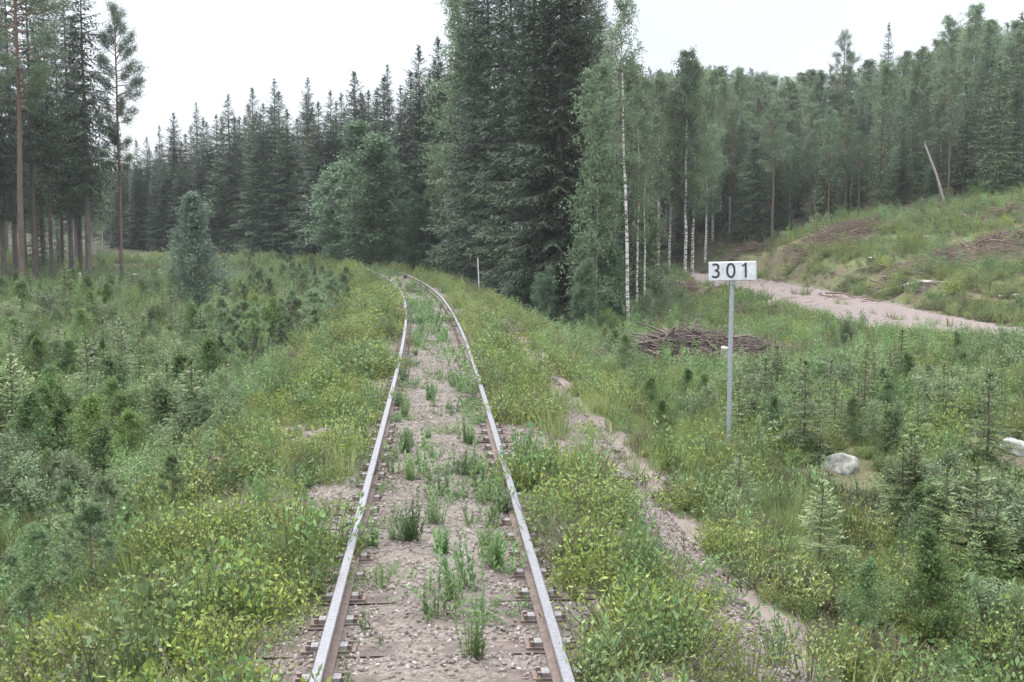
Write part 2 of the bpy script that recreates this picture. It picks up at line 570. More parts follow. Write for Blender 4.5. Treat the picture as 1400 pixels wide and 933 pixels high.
# ------------------------------------------------------------------ road
def ribbon(name, line, offs, zfun, mat):
    line = np.asarray(line, float)
    T = np.gradient(line, axis=0); T /= np.linalg.norm(T, axis=1, keepdims=True)
    Nn = np.c_[T[:, 1], -T[:, 0]]
    P = line[:, None] + Nn[:, None] * offs[:, :, None] if offs.ndim == 2 else line[:, None] + Nn[:, None] * offs[None, :, None]
    Z = zfun(P[..., 0], P[..., 1], offs)
    n, k = P.shape[:2]
    b = MB()
    i = np.arange(n - 1)[:, None] * k; j = np.arange(k - 1)[None]
    b.add(np.concatenate([P, Z[..., None]], 2).reshape(-1, 3), np.stack([i + j, i + k + j, i + k + j + 1, i + j + 1], 2).reshape(-1, 4), 0, True)
    o = b.build(name, mat)
    return tag(o, kind='structure')


fine = smooth_poly(RD, 4)
wv = 2.95 + (vnoise(fine[:, 0] * 1.0, fine[:, 1], 2.2, 5) - .5) * .45
ro = np.linspace(-1, 1, 23)[None] * wv[:, None]
ribbon('gravel_road', fine, ro, lambda x, y, o: -.90 + .06 * (1 - (np.abs(np.linspace(-1, 1, 23)))[None] ** 2) + (fbm(x, y, .9, 8, 3) - .5) * .10 - .05 * np.exp(-((np.abs(np.linspace(-1, 1, 23))[None] - .42) / .12) ** 2) - .13 * (np.abs(np.linspace(-1, 1, 23))[None] > .95) , M_ROAD)

# ------------------------------------------------------------------ track bed
bl = TR[(TS > 40) & (TS < 300)]
bo = np.linspace(-1.75, 2.6, 40)
ribbon('track_bed', bl, bo, lambda x, y, o: np.interp(bo, [-1.75, -1.6, -1.35, -.75, -.5, -.25, .25, .5, .75, 1.35, 1.8, 2.45, 2.6], [-.52, -.30, -.168, -.166, -.168, -.148, -.148, -.168, -.166, -.168, -.27, -.36, -.55])[None] + (fbm(x, y, .35, 21, 3) - .5) * .055, M_BED)

# ------------------------------------------------------------------ rails and sleepers
track = empty('railway_track', (float(track_at(7)[0]), float(track_at(7)[1]), 0))
tag(track, 'single railway track curving left with worn bright rails on old wooden sleepers', 'railway track')
t0 = Vector(track.location)


def child(o, root):
    """keep world placement while parenting to a root that has only a location"""
    o.parent = root
    o.location = Vector(o.location) - Vector(root.location)
    return o


prof = [(-.0625, -.150), (.0625, -.150), (.0625, -.138), (.018, -.125), (.008, -.110), (.008, -.050), (.030, -.036), (.036, -.028), (.036, -.006), (.030, 0), (-.030, 0),
        (-.036, -.006), (-.036, -.028), (-.030, -.036), (-.008, -.050), (-.008, -.110), (-.018, -.125), (-.0625, -.138)]
JOINTS = [13.6, 40.6, 67.6, 94.6, 121.6]


def rail(side, s0, s1):
    n = max(8, int((s1 - s0) / 1.0))
    S = np.linspace(s0, s1, n)
    x, y, h = track_at(S)
    b = MB()
    k = len(prof)
    V = []
    for X, Y, H in zip(x, y, h):
        for (u, z) in prof:
            o = side * .7525 + u
            V.append((X + o * math.cos(H), Y + o * math.sin(H), z))
    V = np.array(V)
    i = np.arange(n - 1)[:, None] * k; j = np.arange(k)[None]
    Q = np.stack([i + j, i + (j + 1) % k, i + k + (j + 1) % k, i + k + j], 2)
    for jj in range(k):
        b.add(V, Q[:, jj], 1 if jj in (8, 9, 10) else 0) if False else None
    M = np.tile(np.array([1 if jj in (8, 9, 10) else 0 for jj in range(k)]), n - 1)
    b.add(V, Q.reshape(-1, 4), 0)
    b.m[-1] = M
    for e in (0, n - 1):
        c = V[e * k:(e + 1) * k]
        p = np.r_[c, c.mean(0)[None]]
        b.add(p, [(j_, (j_ + 1) % k, k) for j_ in range(k)], 0)
    o = b.build('rail', [M_RUST, M_STEEL])
    o.data.transform(Matrix.Translation(-t0))
    o.parent = track
    return o


for sd in (-1, 1):
    st = [-8] + JOINTS + [260]
    for a, b_ in zip(st[:-1], st[1:]):
        rail(sd, a + .006, b_ - .006)
    for js in JOINTS[:3]:
        x, y, h = (float(v) for v in track_at(js))
        b = MB()
        R = Matrix.Rotation(h, 3, 'Z')
        for f in (-1, 1):
            c = Vector((sd * .7525 + f * .022, 0, -.08))
            b.box(R @ c, (.024, .56, .062), 0, R)
            for q in (-.2, -.08, .08, .2):
                c = Vector((sd * .7525 + f * .042, q, -.08))
                b.box(R @ c, (.024, .032, .032), 0, R)
        o = b.build('fishplate', plain_rust if False else M_RUST)
        o.location = Vector((x, y, 0)) - t0
        o.parent = track

# a sleeper and its fastenings
rng = random.Random(5)


def sleeper_mesh(seed):
    r = random.Random(seed)
    b = MB()
    nxs, nys = 18, 5
    xs = np.linspace(-1.25, 1.25, nxs); ys = np.linspace(-.12, .12, nys)
    X, Y = np.meshgrid(xs, ys)
    Z = -.162 + (fbm(X + seed * 9, Y * 4, .3, seed) - .5) * .02
    Yj = Y + (vnoise(X + seed, Y * 0, .3, seed) - .5) * .012
    V = np.stack([X, Yj, Z], 2).reshape(-1, 3)
    i = np.arange(nys - 1)[:, None] * nxs; j = np.arange(nxs - 1)[None]
    b.add(V, np.stack([i + j, i + j + 1, i + nxs + j + 1, i + nxs + j], 2).reshape(-1, 4), 0)
    b.box((0, 0, -.24), (2.5, .235, .13), 0)
    return b


def fastening_mesh():
    b = MB()
    b.box((0, 0, -.154), (.36, .15, .018), 0)
    for f in (-1, 1):
        b.box((f * .098, 0, -.135), (.05, .09, .03), 1)
        b.tube([(f * .14, .045, -.146), (f * .14, .045, -.112)], .017, 6, 0, smooth=False)
        b.tube([(f * .14, -.045, -.146), (f * .14, -.045, -.112)], .017, 6, 0, smooth=False)
    return b


M_CLIP = plain('grey_clip', (.15, .14, .135), (.25, .235, .225), 12, .7)
sl_src = [sleeper_mesh(k + 1).build('sleeper', M_SLEEPER, link=False) for k in range(4)]
fs_src = fastening_mesh().build('rail_fastening', [M_RUST, M_CLIP], link=False)
SP = .56
for k in range(98):
    s = 5.0 + k * SP
    x, y, h = (float(v) for v in track_at(s))
    o = sl_src[k % 4].copy(); o.name = 'sleeper'; COL.objects.link(o)
    o.parent = track
    o.location = Vector((x, y, rng.uniform(-.006, .004))) - t0
    o.rotation_euler = (0, 0, h + rng.uniform(-.015, .015))
    for sd in (-1, 1):
        f = fs_src.copy(); f.name = 'rail_fastening'; COL.objects.link(f)
        f.parent = o
        f.location = (sd * .7525, 0, 0)
b = MB()
for k in range(98, 300):
    s = 5.0 + k * SP
    x, y, h = (float(v) for v in track_at(s))
    b.box((x, y, -.235), (2.5, .235, .14), 0, Matrix.Rotation(h, 3, 'Z'))
o = b.build('far_sleepers', M_SLEEPER); o.data.transform(Matrix.Translation(-t0)); o.parent = track
o['kind'] = 'stuff'

# ------------------------------------------------------------------ plants
def unit(v):
    return v / (np.linalg.norm(v, axis=-1, keepdims=True) + 1e-9)


def rdir(r, n):
    return unit(r.normal(size=(n, 3)))


def trunk_path(r, H, bend=.02, n=12, z0=-.4):
    t = np.linspace(0, 1, n)
    w = np.cumsum(r.normal(size=(n, 2)) * bend * H / n, axis=0)
    w -= w[0]
    return np.c_[w, z0 + t * (H - z0)]


def conifer(seed, H, R, bare=.05, dz=.42, nb=6, step=.19, sl=.22, sw=.085, sag=.5, prof_p=.64, gaps=.06, dead=True, r0=None, hang=.35, asym=.25, flat=0.0, dens=1.0):
    """spruce: whorls of drooping branches carrying flat sprays; returns (trunk mesh builder, crown mesh builder)"""
    r = RS(seed)
    tb, cb = MB(), MB()
    path = trunk_path(r, H, .012 if H > 4 else .03)
    tz = np.linspace(0, 1, len(path))
    r0 = r0 or H * .0078 + .015
    tb.tube(path, r0 * (1 - tz) ** .85 + .006, 8 if H > 4 else 5)
    cx = lambda z: np.array([np.interp(z, path[:, 2], path[:, 0]), np.interp(z, path[:, 2], path[:, 1])])
    z = bare * H
    ph = r.rand() * 6.28
    P_, D_, S_ = [], [], []
    bias = r.rand() * 6.28
    while z < H - dz * .3:
        t = (z - bare * H) / (H - bare * H)
        base_l = R * ((1 - t) ** prof_p) * min(1, .6 + t * 5) * .95 * min(1, .12 + (1 - t) * 11) + .006 * H * .3
        n = nb if t < .85 else max(3, nb - 2)
        ph += .7
        for k in range(n):
            if r.rand() < gaps:
                continue
            a = ph + k * 2 * PI / n + r.uniform(-.35, .35)
            L = base_l * r.uniform(.68, 1.18) * (1 + asym * math.cos(a - bias) * .6)
            el = math.radians(np.interp(t, [0, .5, .85, 1], [-14, 2, 28, 55]) + r.uniform(-8, 8))
            zz = z + r.uniform(-.3, .3) * dz
            m = max(3, int(L / step))
            u = (np.arange(m) + .6) / m
            dirh = np.array([math.cos(a), math.sin(a)])
            side = np.array([-dirh[1], dirh[0], 0])
            sg = sag * (1 - t * .8)
            zo = L * (math.sin(el) * u - sg * .45 * u ** 1.6 + sg * .28 * u ** 4)
            c = cx(zz)
            bx = c[0] + dirh[0] * L * u * math.cos(el); by = c[1] + dirh[1] * L * u * math.cos(el)
            B = np.c_[bx, by, zz + zo]
            if L > .25 * R or H < 4:
                pp = np.r_[[[c[0], c[1], zz]], B[::max(1, m // 3)], B[-1:]]
                tb.tube(pp, np.linspace(r0 * .12 + .002, .002, len(pp)), 3, cap=False)
            bd = unit(np.gradient(B, axis=0)) if m > 2 else np.tile(np.r_[dirh, 0], (m, 1))
            # axis sprays
            P_.append(B); D_.append(bd + r.normal(size=B.shape) * .12); S_.append(np.tile(side, (m, 1)) + r.normal(size=B.shape) * .25)
            tl = np.clip(.62 * L * (1 - u) ** .8 * r.uniform(.6, 1.1, m), step * .45, 4.2 * step)
            tl *= np.clip(u * 3.2, .35, 1)
            for sd in (-1, 1):
                td = unit(bd * .75 + side * sd * r.uniform(.7, 1.1, (m, 1)) + np.array([0, 0, -1]) * hang * r.uniform(.3, 1.3, (m, 1)) + r.normal(size=B.shape) * .1)
                cnt = np.maximum(1, np.ceil(tl / (sl * .62) * dens)).astype(int)
                idx = np.repeat(np.arange(m), cnt)
                w = np.concatenate([np.arange(q) for q in cnt]) / np.repeat(cnt, cnt)
                pos = B[idx] + td[idx] * (tl[idx] * w)[:, None] + np.c_[np.zeros((len(idx), 2)), -hang * .5 * tl[idx] * w ** 2]
                dr = td[idx] + r.normal(size=pos.shape) * .22 + np.array([0, 0, -1]) * (hang * .5 * w)[:, None]
                P_.append(pos); D_.append(dr)
                S_.append(np.cross(dr, [0, 0, 1.0]) + r.normal(size=pos.shape) * .38)
        z += dz * r.uniform(.75, 1.25) * (1 if t < .6 else .75)
    # leader shoot
    q = 14
    c = cx(H - dz * .3)
    zz = H - sl * .8 - dz * 2.2 * r.rand(q)
    an = r.rand(q) * 6.28
    P_.append(np.c_[np.full(q, c[0]), np.full(q, c[1]), zz]); D_.append(np.c_[np.cos(an) * .4, np.sin(an) * .4, np.ones(q)]); S_.append(rdir(r, q))
    P, D, S = (np.concatenate(a) for a in (P_, D_, S_))
    rr_ = np.hypot(P[:, 0] - np.interp(P[:, 2], path[:, 2], path[:, 0]), P[:, 1] - np.interp(P[:, 2], path[:, 2], path[:, 1]))
    tt_ = np.clip((P[:, 2] / H - bare) / (1 - bare), 0, 1)
    tip = rr_ > R * ((1 - tt_) ** prof_p) * r.uniform(.62, .95, len(P))       # this year's lighter shoots
    LL, WW = sl * r.uniform(.7, 1.25, len(P)), sw * r.uniform(.7, 1.2, len(P))
    cb.leaves(P[~tip], D[~tip], S[~tip], LL[~tip], WW[~tip], mid=.42)
    if tip.any():
        cb.leaves(P[tip], D[tip], S[tip], LL[tip], WW[tip], 1, mid=.42)
    if dead and bare > .12:
        for k in range(int(bare * H * 2.2)):
            zz = r.uniform(.12, bare * 1.05) * H
            a = r.rand() * 6.28; L = r.uniform(.4, 1.5); c = cx(zz)
            tb.tube([(c[0], c[1], zz), (c[0] + math.cos(a) * L * .5, c[1] + math.sin(a) * L * .5, zz - .05), (c[0] + math.cos(a) * L, c[1] + math.sin(a) * L, zz - .3 * L)], [.018, .012, .004], 3, cap=False)
    return tb, cb


def pine(seed, H, R, start=.5, nbr=46, tufts=12, nl=.22, nw=.034, per=15, r0=None, up=0.0, bend=.02, young=False):
    r = RS(seed)
    tb, cb = MB(), MB()
    path = trunk_path(r, H, bend)
    tz = np.linspace(0, 1, len(path))
    r0 = r0 or H * .0078 + .015
    tb.tube(path, r0 * (1 - tz) ** .7 + .008, 9 if not young else 5)
    cx = lambda z: np.array([np.interp(z, path[:, 2], path[:, 0]), np.interp(z, path[:, 2], path[:, 1]), z])
    TP, TD = [], []
    for k in range(nbr):
        t = (k + r.rand()) / nbr
        z = H * (start + (1 - start) * t ** .9 * .98)
        if young:
            prof = (1 - t) ** .8 + .12
            el = math.radians(r.uniform(15, 40) + 25 * t)
        else:
            prof = math.sin(PI * min(1, (t * .82 + .14))) ** .7
            el = math.radians(np.interp(t, [0, .6, 1], [-5, 25, 60]) + r.uniform(-15, 15))
        L = R * prof * r.uniform(.55, 1.15)
        a = r.rand() * 6.28 if not young else (k % 5) * 1.257 + (k // 5) * .6 + r.uniform(-.2, .2)
        if young:
            z = H * (start + (1 - start) * min(.97, (k // 5 + .3) / (nbr / 5)) ** .9)
        d = np.array([math.cos(a) * math.cos(el), math.sin(a) * math.cos(el), math.sin(el)])
        c = cx(z)
        mid = c + d * L * .5; end = c + d * L + np.array([0, 0, (.12 if not young else .25) * L])
        tb.tube([c, mid, end], [r0 * .22 + .003, r0 * .12 + .002, .003], 4 if not young else 3, cap=False)
        for q in range(tufts if young or t < .8 else tufts // 3):
            u = r.uniform(.35, 1.0) ** .7
            bp = c + (end - c) * u
            sdv = unit(d + r.normal(size=3) * .75 + np.array([0, 0, .25 + up]))
            sl = L * r.uniform(.08, .32) * (1.25 - u * .6) + .02
            e2 = bp + sdv * sl
            if not young:
                tb.tube([bp, e2], [.012, .004], 3, cap=False)
            TP.append(e2); TD.append(sdv)
            TP.append(bp + sdv * sl * .5); TD.append(sdv)
        TP.append(end); TD.append(unit(d + [0, 0, .6]))
    TP.append(cx(H * .99)); TD.append(np.array([0, 0, 1.0]))
    TP, TD = np.array(TP), np.array(TD)
    n = len(TP)
    P = np.repeat(TP, per, 0); D = np.repeat(TD, per, 0)
    s = r.rand(n * per, 1)
    P = P + D * (s - .5) * nl * 1.3 + (0 if young else .12) * r.normal(size=P.shape)
    D = unit(D * (.45 + up) + rdir(r, n * per))
    cb.leaves(P, D, rdir(r, n * per), nl * r.uniform(.7, 1.15, n * per), nw, mid=.5)
    return tb, cb


def leafy(seed, H, R, start=.25, nbr=40, twigs=7, per=26, leaf=.09, r0=None, stems=1, droop=.5, shape='oval', lean=(0, 0), bend=.03, spread=.6, wr=.75):
    """birch, willow or other broadleaf: limbs, hanging twigs, small leaves"""
    r = RS(seed)
    tb, cb = MB(), MB()
    r0 = r0 or H * .008 + .015
    for st in range(stems):
        Hs = H * (1 if st == 0 else r.uniform(.7, .98))
        path = trunk_path(r, Hs, bend, 14)
        tz = np.linspace(0, 1, 14)
        sa = r.rand() * 6.28
        off = 0 if stems == 1 else spread * R
        path[:, 0] += lean[0] * tz + math.cos(sa) * off * (tz ** .8) + (0 if stems == 1 else math.cos(sa) * .04 * H)
        path[:, 1] += lean[1] * tz + math.sin(sa) * off * (tz ** .8)
        tb.tube(path, r0 * (1 - tz) ** .75 / (1 if st == 0 else 1.4) + .004, 8 if H > 4 else 4)
        cx = lambda z: np.array([np.interp(z, path[:, 2], path[:, 0]), np.interp(z, path[:, 2], path[:, 1]), z])
        P_, D_ = [], []
        for k in range(max(3, nbr // stems)):
            t = (k + r.rand()) / max(3, nbr // stems)
            z = Hs * (start + (1 - start) * t * .96)
            if shape == 'oval':
                prof = math.sin(PI * min(1, t * .8 + .17)) ** .6
            elif shape == 'point':
                prof = (1 - t) ** .62 * min(1, .7 + 2 * t) + .01
            else:
                prof = (1 - t) ** .7 * min(1, .5 + 3 * t) + .08
            L = R * prof * r.uniform(.5, 1.15) / (1 if stems == 1 else 1.5)
            el = math.radians(r.uniform(20, 50) + 20 * t)
            a = r.rand() * 6.28
            d = np.array([math.cos(a) * math.cos(el), math.sin(a) * math.cos(el), math.sin(el)])
            c = cx(z)
            end = c + d * L; end[2] -= droop * L * .35
            mid = c + d * L * .55
            tb.tube([c, mid, end], [r0 * .2 + .002, r0 * .1 + .002, .003], 4 if H > 4 else 3, 1, cap=False)
            for q in range(twigs):
                u = r.uniform(.2, 1)
                bp = (c * (1 - u) ** 2 + 2 * mid * u * (1 - u) + end * u * u)
                td = unit(d * .5 + r.normal(size=3) * .6 + np.array([0, 0, -droop * .6]))
                tl = L * r.uniform(.2, .5) + leaf * 1.5
                w = r.rand(per, 1)
                pos = bp + td * tl * w + np.c_[np.zeros((per, 2)), -droop * tl * w[:, 0] ** 2] + r.normal(size=(per, 3)) * leaf * .75
                P_.append(pos)
                D_.append(rdir(r, per) + np.array([0, 0, -.35 if droop > .2 else .25]) + td * .5)
        P, D = np.concatenate(P_), np.concatenate(D_)
        cb.leaves(P, D, rdir(r, len(P)), leaf * r.uniform(.7, 1.25, len(P)), leaf * wr * r.uniform(.7, 1.1, len(P)), mid=.42)
    return tb, cb


class Kind:
    """a few built individuals of one kind, copied to where they stand"""
    def __init__(self, name, cat, variants, bark_m, leaf_m, tn='trunk', cn='crown'):
        self.name, self.cat, self.V = name, cat, []
        for (tb, cb), H in variants:
            self.V.append((tb.build(tn, [bark_m, M_STEM], link=False), cb.build(cn, leaf_m if isinstance(leaf_m, list) else [leaf_m, leaf_m], link=False), H))
        self.n, self.tn, self.cn = 0, tn, cn

    def put(self, x, y, H, label, group=None, v=None, rot=None, wide=1.0, tilt=(0, 0), z=None):
        if v is None:
            v = self.n % len(self.V)
        self.n += 1
        tr, cr, H0 = self.V[v % len(self.V)]
        e = empty(self.name, (x, y, (hz(x, y) if z is None else z)))
        k = H / H0
        e.scale = (k * wide, k * wide, k)
        e.rotation_euler = (tilt[0], tilt[1], (self.n * 2.39996 if rot is None else rot) % 6.283)
        tag(e, label, self.cat, group)
        for src, nm in ((tr, self.tn), (cr, self.cn)):
            c = src.copy(); c.name = nm; COL.objects.link(c); c.parent = e
        return e


# full grown trees
K_SPR = Kind('spruce_tree', 'spruce tree', [(conifer(s, 18, R, bare, sag=sg, gaps=g, dz=.46, nb=7, dens=1.15), 18) for s, R, bare, sg, g in
             ((1, 3.3, .04, .6, .04), (2, 2.9, .05, .5, .05), (3, 3.5, .08, .7, .04), (4, 2.5, .03, .5, .06))], M_SBARK, [M_SPRUCE, M_TIP])
K_SPB = Kind('spruce_tree', 'spruce tree', [(conifer(s, 19, R, bare, sag=.75, gaps=.07, dz=.46, nb=7, hang=.55, dens=1.15), 19) for s, R, bare in
             ((11, 2.4, .30), (12, 2.1, .38), (13, 2.6, .24))], M_SBARK, [M_SPRUCE, M_TIP])
K_BIG = Kind('spruce_tree', 'spruce tree', [(conifer(s, 20, R, .02, sag=.8, gaps=.04, dz=.44, nb=9, hang=.5, sl=.17, sw=.060, step=.13, dens=1.4), 20) for s, R in
             ((21, 2.5), (22, 2.9), (23, 2.3))], M_SBARK, [M_SPRUCE, M_TIP])
K_LSP = Kind('spruce_tree', 'spruce tree', [(conifer(s, 12, R, bare, sag=.5, gaps=.1, dz=.42, nb=6, hang=.4), 12) for s, R, bare in
             ((31, 2.2, .12), (32, 1.8, .06))], M_SBARK, [M_SPRUCE_L, M_TIP2])
K_PIN = Kind('pine_tree', 'pine tree', [(pine(s, 17, R, st, nbr=nb), 17) for s, R, st, nb in
             ((41, 2.2, .50, 60), (42, 1.9, .42, 66), (43, 2.3, .30, 74))], M_PBARK, M_PINE)
K_BIR = Kind('birch_tree', 'birch tree', [(leafy(s, 14, R, st, nbr=nb, twigs=10, per=24, leaf=.115), 14) for s, R, st, nb in
             ((51, 2.2, .3, 66), (52, 1.8, .38, 60), (53, 2.4, .22, 72))], M_BBARK, M_BIRCH)
K_BUB = Kind('birch_tree', 'birch tree', [(leafy(s, 10, 3.0, .06, nbr=95, twigs=9, per=18, leaf=.19, droop=.2, stems=2, spread=.25), 10) for s in (61, 62)], M_STEM, M_BIRCH2)

GR_MID = 'dark spruces in the forest wall behind the curve'
# the left stand ------------------------------------------------------------
K_PIN.put(at(30, 400, 69).x, 69, 21.5, 'tall pine with a bare reddish trunk at the left end of the clearing', v=0, tilt=(0, -.025))
K_PIN.put(at(166, 388, 79).x, 79, 18.3, 'slender pine with an orange trunk and thin open crown beside the left stand', v=1, tilt=(0, -.03), wide=.8)
K_SPB.put(at(121, 388, 78).x, 78, 20.5, 'tall spruce with a long bare grey trunk beside the slender orange pine', v=0, wide=1.25)
K_SPB.put(at(72, 372, 80).x, 80, 20.8, 'narrow spruce with a bare lower trunk between the reddish pine and the tall grey one', v=1, wide=.85)
K_SPB.put(at(98, 365, 88).x, 88, 22.5, 'spruce standing behind two bare trunked ones in the left stand', v=2)
g = 'spruces filling the left stand behind its first row'
r = random.Random(8)
for px, Y in ((-60, 70), (-30, 74), (5, 76), (22, 84), (48, 78), (60, 92), (-10, 90), (85, 98), (35, 100), (-50, 96), (-90, 84), (110, 97), (10, 112), (60, 116), (105, 118), (-70, 118), (-120, 100), (-150, 80), (-130, 118)):
    p = at(px, 360, Y)
    K_SPB.put(p.x, Y, r.uniform(19, 23), 'tall dark spruce with bare lower trunk deep in the left stand', g, wide=r.uniform(.9, 1.25))
for px, Y in ((-15, 82), (52, 86), (80, 104)):
    K_LSP.put(at(px, 360, Y).x, Y, r.uniform(6, 9), 'short understory spruce among the trunks of the left stand', 'short spruces under the left stand')
for px, Y, H in ((140, 128, 8), (152, 140, 9.5), (128, 122, 7.5), (160, 150, 9), (118, 135, 9), (145, 160, 11)):
    K_BIR.put(at(px, 340, Y).x, Y, H, 'low distant birch seen through the gap right of the left stand', 'low birches in the gap beside the left stand')

# the forest wall behind the curve -----------------------------------------
tops = [(172, 196), (186, 190), (200, 186), (217, 170), (238, 155), (253, 182), (268, 140), (283, 165), (296, 155), (311, 128), (327, 160), (345, 118), (359, 140), (374, 106),
        (392, 150), (406, 160), (421, 104), (436, 137), (452, 122), (467, 128), (485, 95), (503, 122), (529, 88), (547, 115), (571, 64), (586, 98), (600, 48), (617, 75)]
special = {217: 'spruce with a pointed dark top at the left end of the forest wall', 268: 'thin gappy spruce rising above the left part of the forest wall',
           311: 'spruce with a slim pale top rising in the left part of the forest wall', 374: 'broad dark spruce with a tall bushy top in the middle of the forest wall',
           421: 'narrow spruce standing apart with a gap of sky on both sides of its top', 485: 'dense dark spruce with a cone shaped top left of the green birch',
           529: 'sparse topped spruce rising just above the green birch', 571: 'tall spruce with wide spaced top branches right of the green birch',
           600: 'highest spruce of the forest wall next to the pale tall birch'}
for px, ty in tops:
    Y = float(np.interp(px, [170, 300, 400, 500, 620], [140, 128, 116, 104, 92])) + r.uniform(-2, 3)
    p = at(px, ty, Y)
    z = hz(p.x, Y)
    kk = K_SPB if px in (268, 421, 311, 529) else K_SPR
    kk.put(p.x, Y, p.z - z, special.get(px, 'dark spruce in the first row of the forest wall behind the curve'), None if px in special else GR_MID, wide=r.uniform(1.0, 1.4) if px not in (421, 268, 529) else .9)
for k in range(34):
    px = 165 + k * 13.5 + r.uniform(-6, 6)
    Y = float(np.interp(px, [170, 300, 400, 500, 620], [134, 122, 110, 97, 86])) + r.uniform(-1, 3)
    p = at(px, 200 + r.uniform(-40, 60), Y)
    if off_track(p.x, Y)[0] < 4.5:
        Y += 4; p = at(px, 220, Y)
    K_SPR.put(p.x, Y, max(5, p.z - hz(p.x, Y)), 'lower dark spruce filling the foot of the forest wall behind the curve', 'lower spruces at the foot of the forest wall', wide=r.uniform(1.1, 1.5))
for k in range(60):
    px = 150 + (k % 30) * 16.5 + r.uniform(-8, 8)
    Y = float(np.interp(px, [170, 300, 400, 500, 620], [152, 140, 126, 113, 102])) + (k // 30) * 9 + r.uniform(-3, 3)
    ty = float(np.interp(px, [t[0] for t in tops], [t[1] for t in tops])) + r.uniform(4, 45)
    p = at(px, ty, Y)
    K_SPR.put(p.x, Y, p.z - hz(p.x, Y), 'dark spruce deep in the forest wall behind its first row', 'spruces deep in the forest wall behind the curve', wide=r.uniform(1.1, 1.45))
p = at(512, 166, 92)
K_BUB.put(p.x, 92, p.z - hz(p.x, 92), 'large round crowned pale green birch in front of the dark forest wall', v=0, wide=1.3)
p = at(462, 222, 97)
K_BUB.put(p.x, 97, p.z - hz(p.x, 97), 'smaller rounded green birch leaning out left of the large one', v=1, wide=1.45)
p = at(560, 262, 90)
K_BUB.put(p.x, 90, p.z - hz(p.x, 90), 'low leafy birch at the right foot of the large round one', v=0, wide=.9)

# the tall dark group right of the track -------------------------------------
big = [(650, 82, 24, 'leftmost towering dark spruce right of the track behind the pale tall birch'), (668, 74, 23, 'towering dark spruce behind the thin white post'), (700, 66, 22, 'dense towering spruce with drooping branches right of the thin white post'),
       (733, 61, 21.5, 'towering spruce in the middle of the dark group right of the track'), (765, 59, 22, 'towering spruce with mossy drooping branches left of the low leafy birch'),
       (790, 63, 22, 'towering spruce behind the low leafy birch'), (818, 68, 19.5, 'thin topped spruce at the right edge of the dark group')]
for px, Y, H, lb in big:
    K_BIG.put(at(px, 300, Y).x, Y, H, lb, wide=1.15 if px < 800 else .8)
for px, Y in ((640, 90), (685, 84), (715, 76), (752, 72), (775, 74), (805, 78), (835, 84), (700, 95), (740, 90), (790, 95), (660, 104), (850, 96), (720, 112), (770, 112), (820, 112)):
    K_BIG.put(at(px, 300, Y).x, Y, r.uniform(19, 23) * (.72 if px > 825 else 1), 'tall dark spruce hidden deep in the group right of the track', 'spruces deep in the dark group right of the track')
p = at(628, 5, 86)
K_BIR.put(p.x, 86, p.z - hz(p.x, 86) + 1, 'tall pale birch with hanging foliage at the left edge of the dark spruces', v=2, wide=.85)
p = at(603, 205, 89)
K_BIR.put(p.x, 89, p.z - hz(p.x, 89), 'short pale birch below the tall one at the left edge of the dark spruces', v=0, wide=1.1)
for px, Y, H, lb in ((790, 52, 3.6, 'leafy alder bush at the foot of the low leafy birch'), (742, 55, 3.2, 'leafy bush in the shade under the towering dark spruces'), (835, 56, 4.0, 'leafy bush between the leaning birch and the dark spruces')):
    K_BUB.put(at(px, 400, Y).x, Y, H, lb, wide=1.0)

# birches in front ------------------------------------------------------------
LB = leafy(71, 15.5, 1.8, .50, nbr=44, twigs=9, per=22, leaf=.085, lean=(-.5, 0), bend=.02, r0=.09)
K_LB = Kind('birch_tree', 'birch tree', [(LB, 15.5), (leafy(72, 11, 1.3, .5, nbr=34, twigs=8, per=18, leaf=.085, bend=.03, r0=.075), 11), (leafy(73, 12, 2.3, .08, nbr=90, twigs=9, per=18, leaf=.14, bend=.03, r0=.05), 12)], M_BBARK, M_BIRCH)
K_LB.put(at(860, 440, 53).x, 53, 15.0, 'tall birch with a long white trunk in front of the dark spruces', v=0, rot=0)
K_LB.put(at(870, 440, 57).x, 57, 10.5, 'thin birch with a brownish trunk right beside the long white one', v=1, rot=1)
K_LB.put(at(880, 445, 54).x, 54, 7.6, 'low thin birch stem just right of the brownish one', v=1, rot=3)
K_LB.put(at(815, 440, 55).x, 55, 12.5, 'leafy birch with foliage almost down to the ground left of the long white trunk', v=2, rot=2, wide=.8)
K_LB.put(at(862, 440, 60).x, 60, 13, 'leafy birch standing behind the long white trunk', v=2, rot=4, wide=.9)
bl_ = [(903, 96, 84, 'white birch trunk nearest to the long leaning one in the row beside the road end'), (918, 120, 85.5, 'short thin white birch second in the row beside the road end'),
       (940, 66, 84, 'white birch with the brightest trunk in the middle of the row beside the road end'), (951, 80, 85, 'slim white birch paired with the bright one beside the road end'),
       (988, 105, 104, 'pale birch left of the dark narrow spruce'), (1012, 92, 108, 'pale birch rising behind the dark narrow spruce')]
for px, ty, Y, lb in bl_:
    p = at(px, ty, Y)
    K_BIR.put(p.x, Y, p.z - hz(p.x, Y), lb, v=1 if px != 940 else 0, wide=.85)
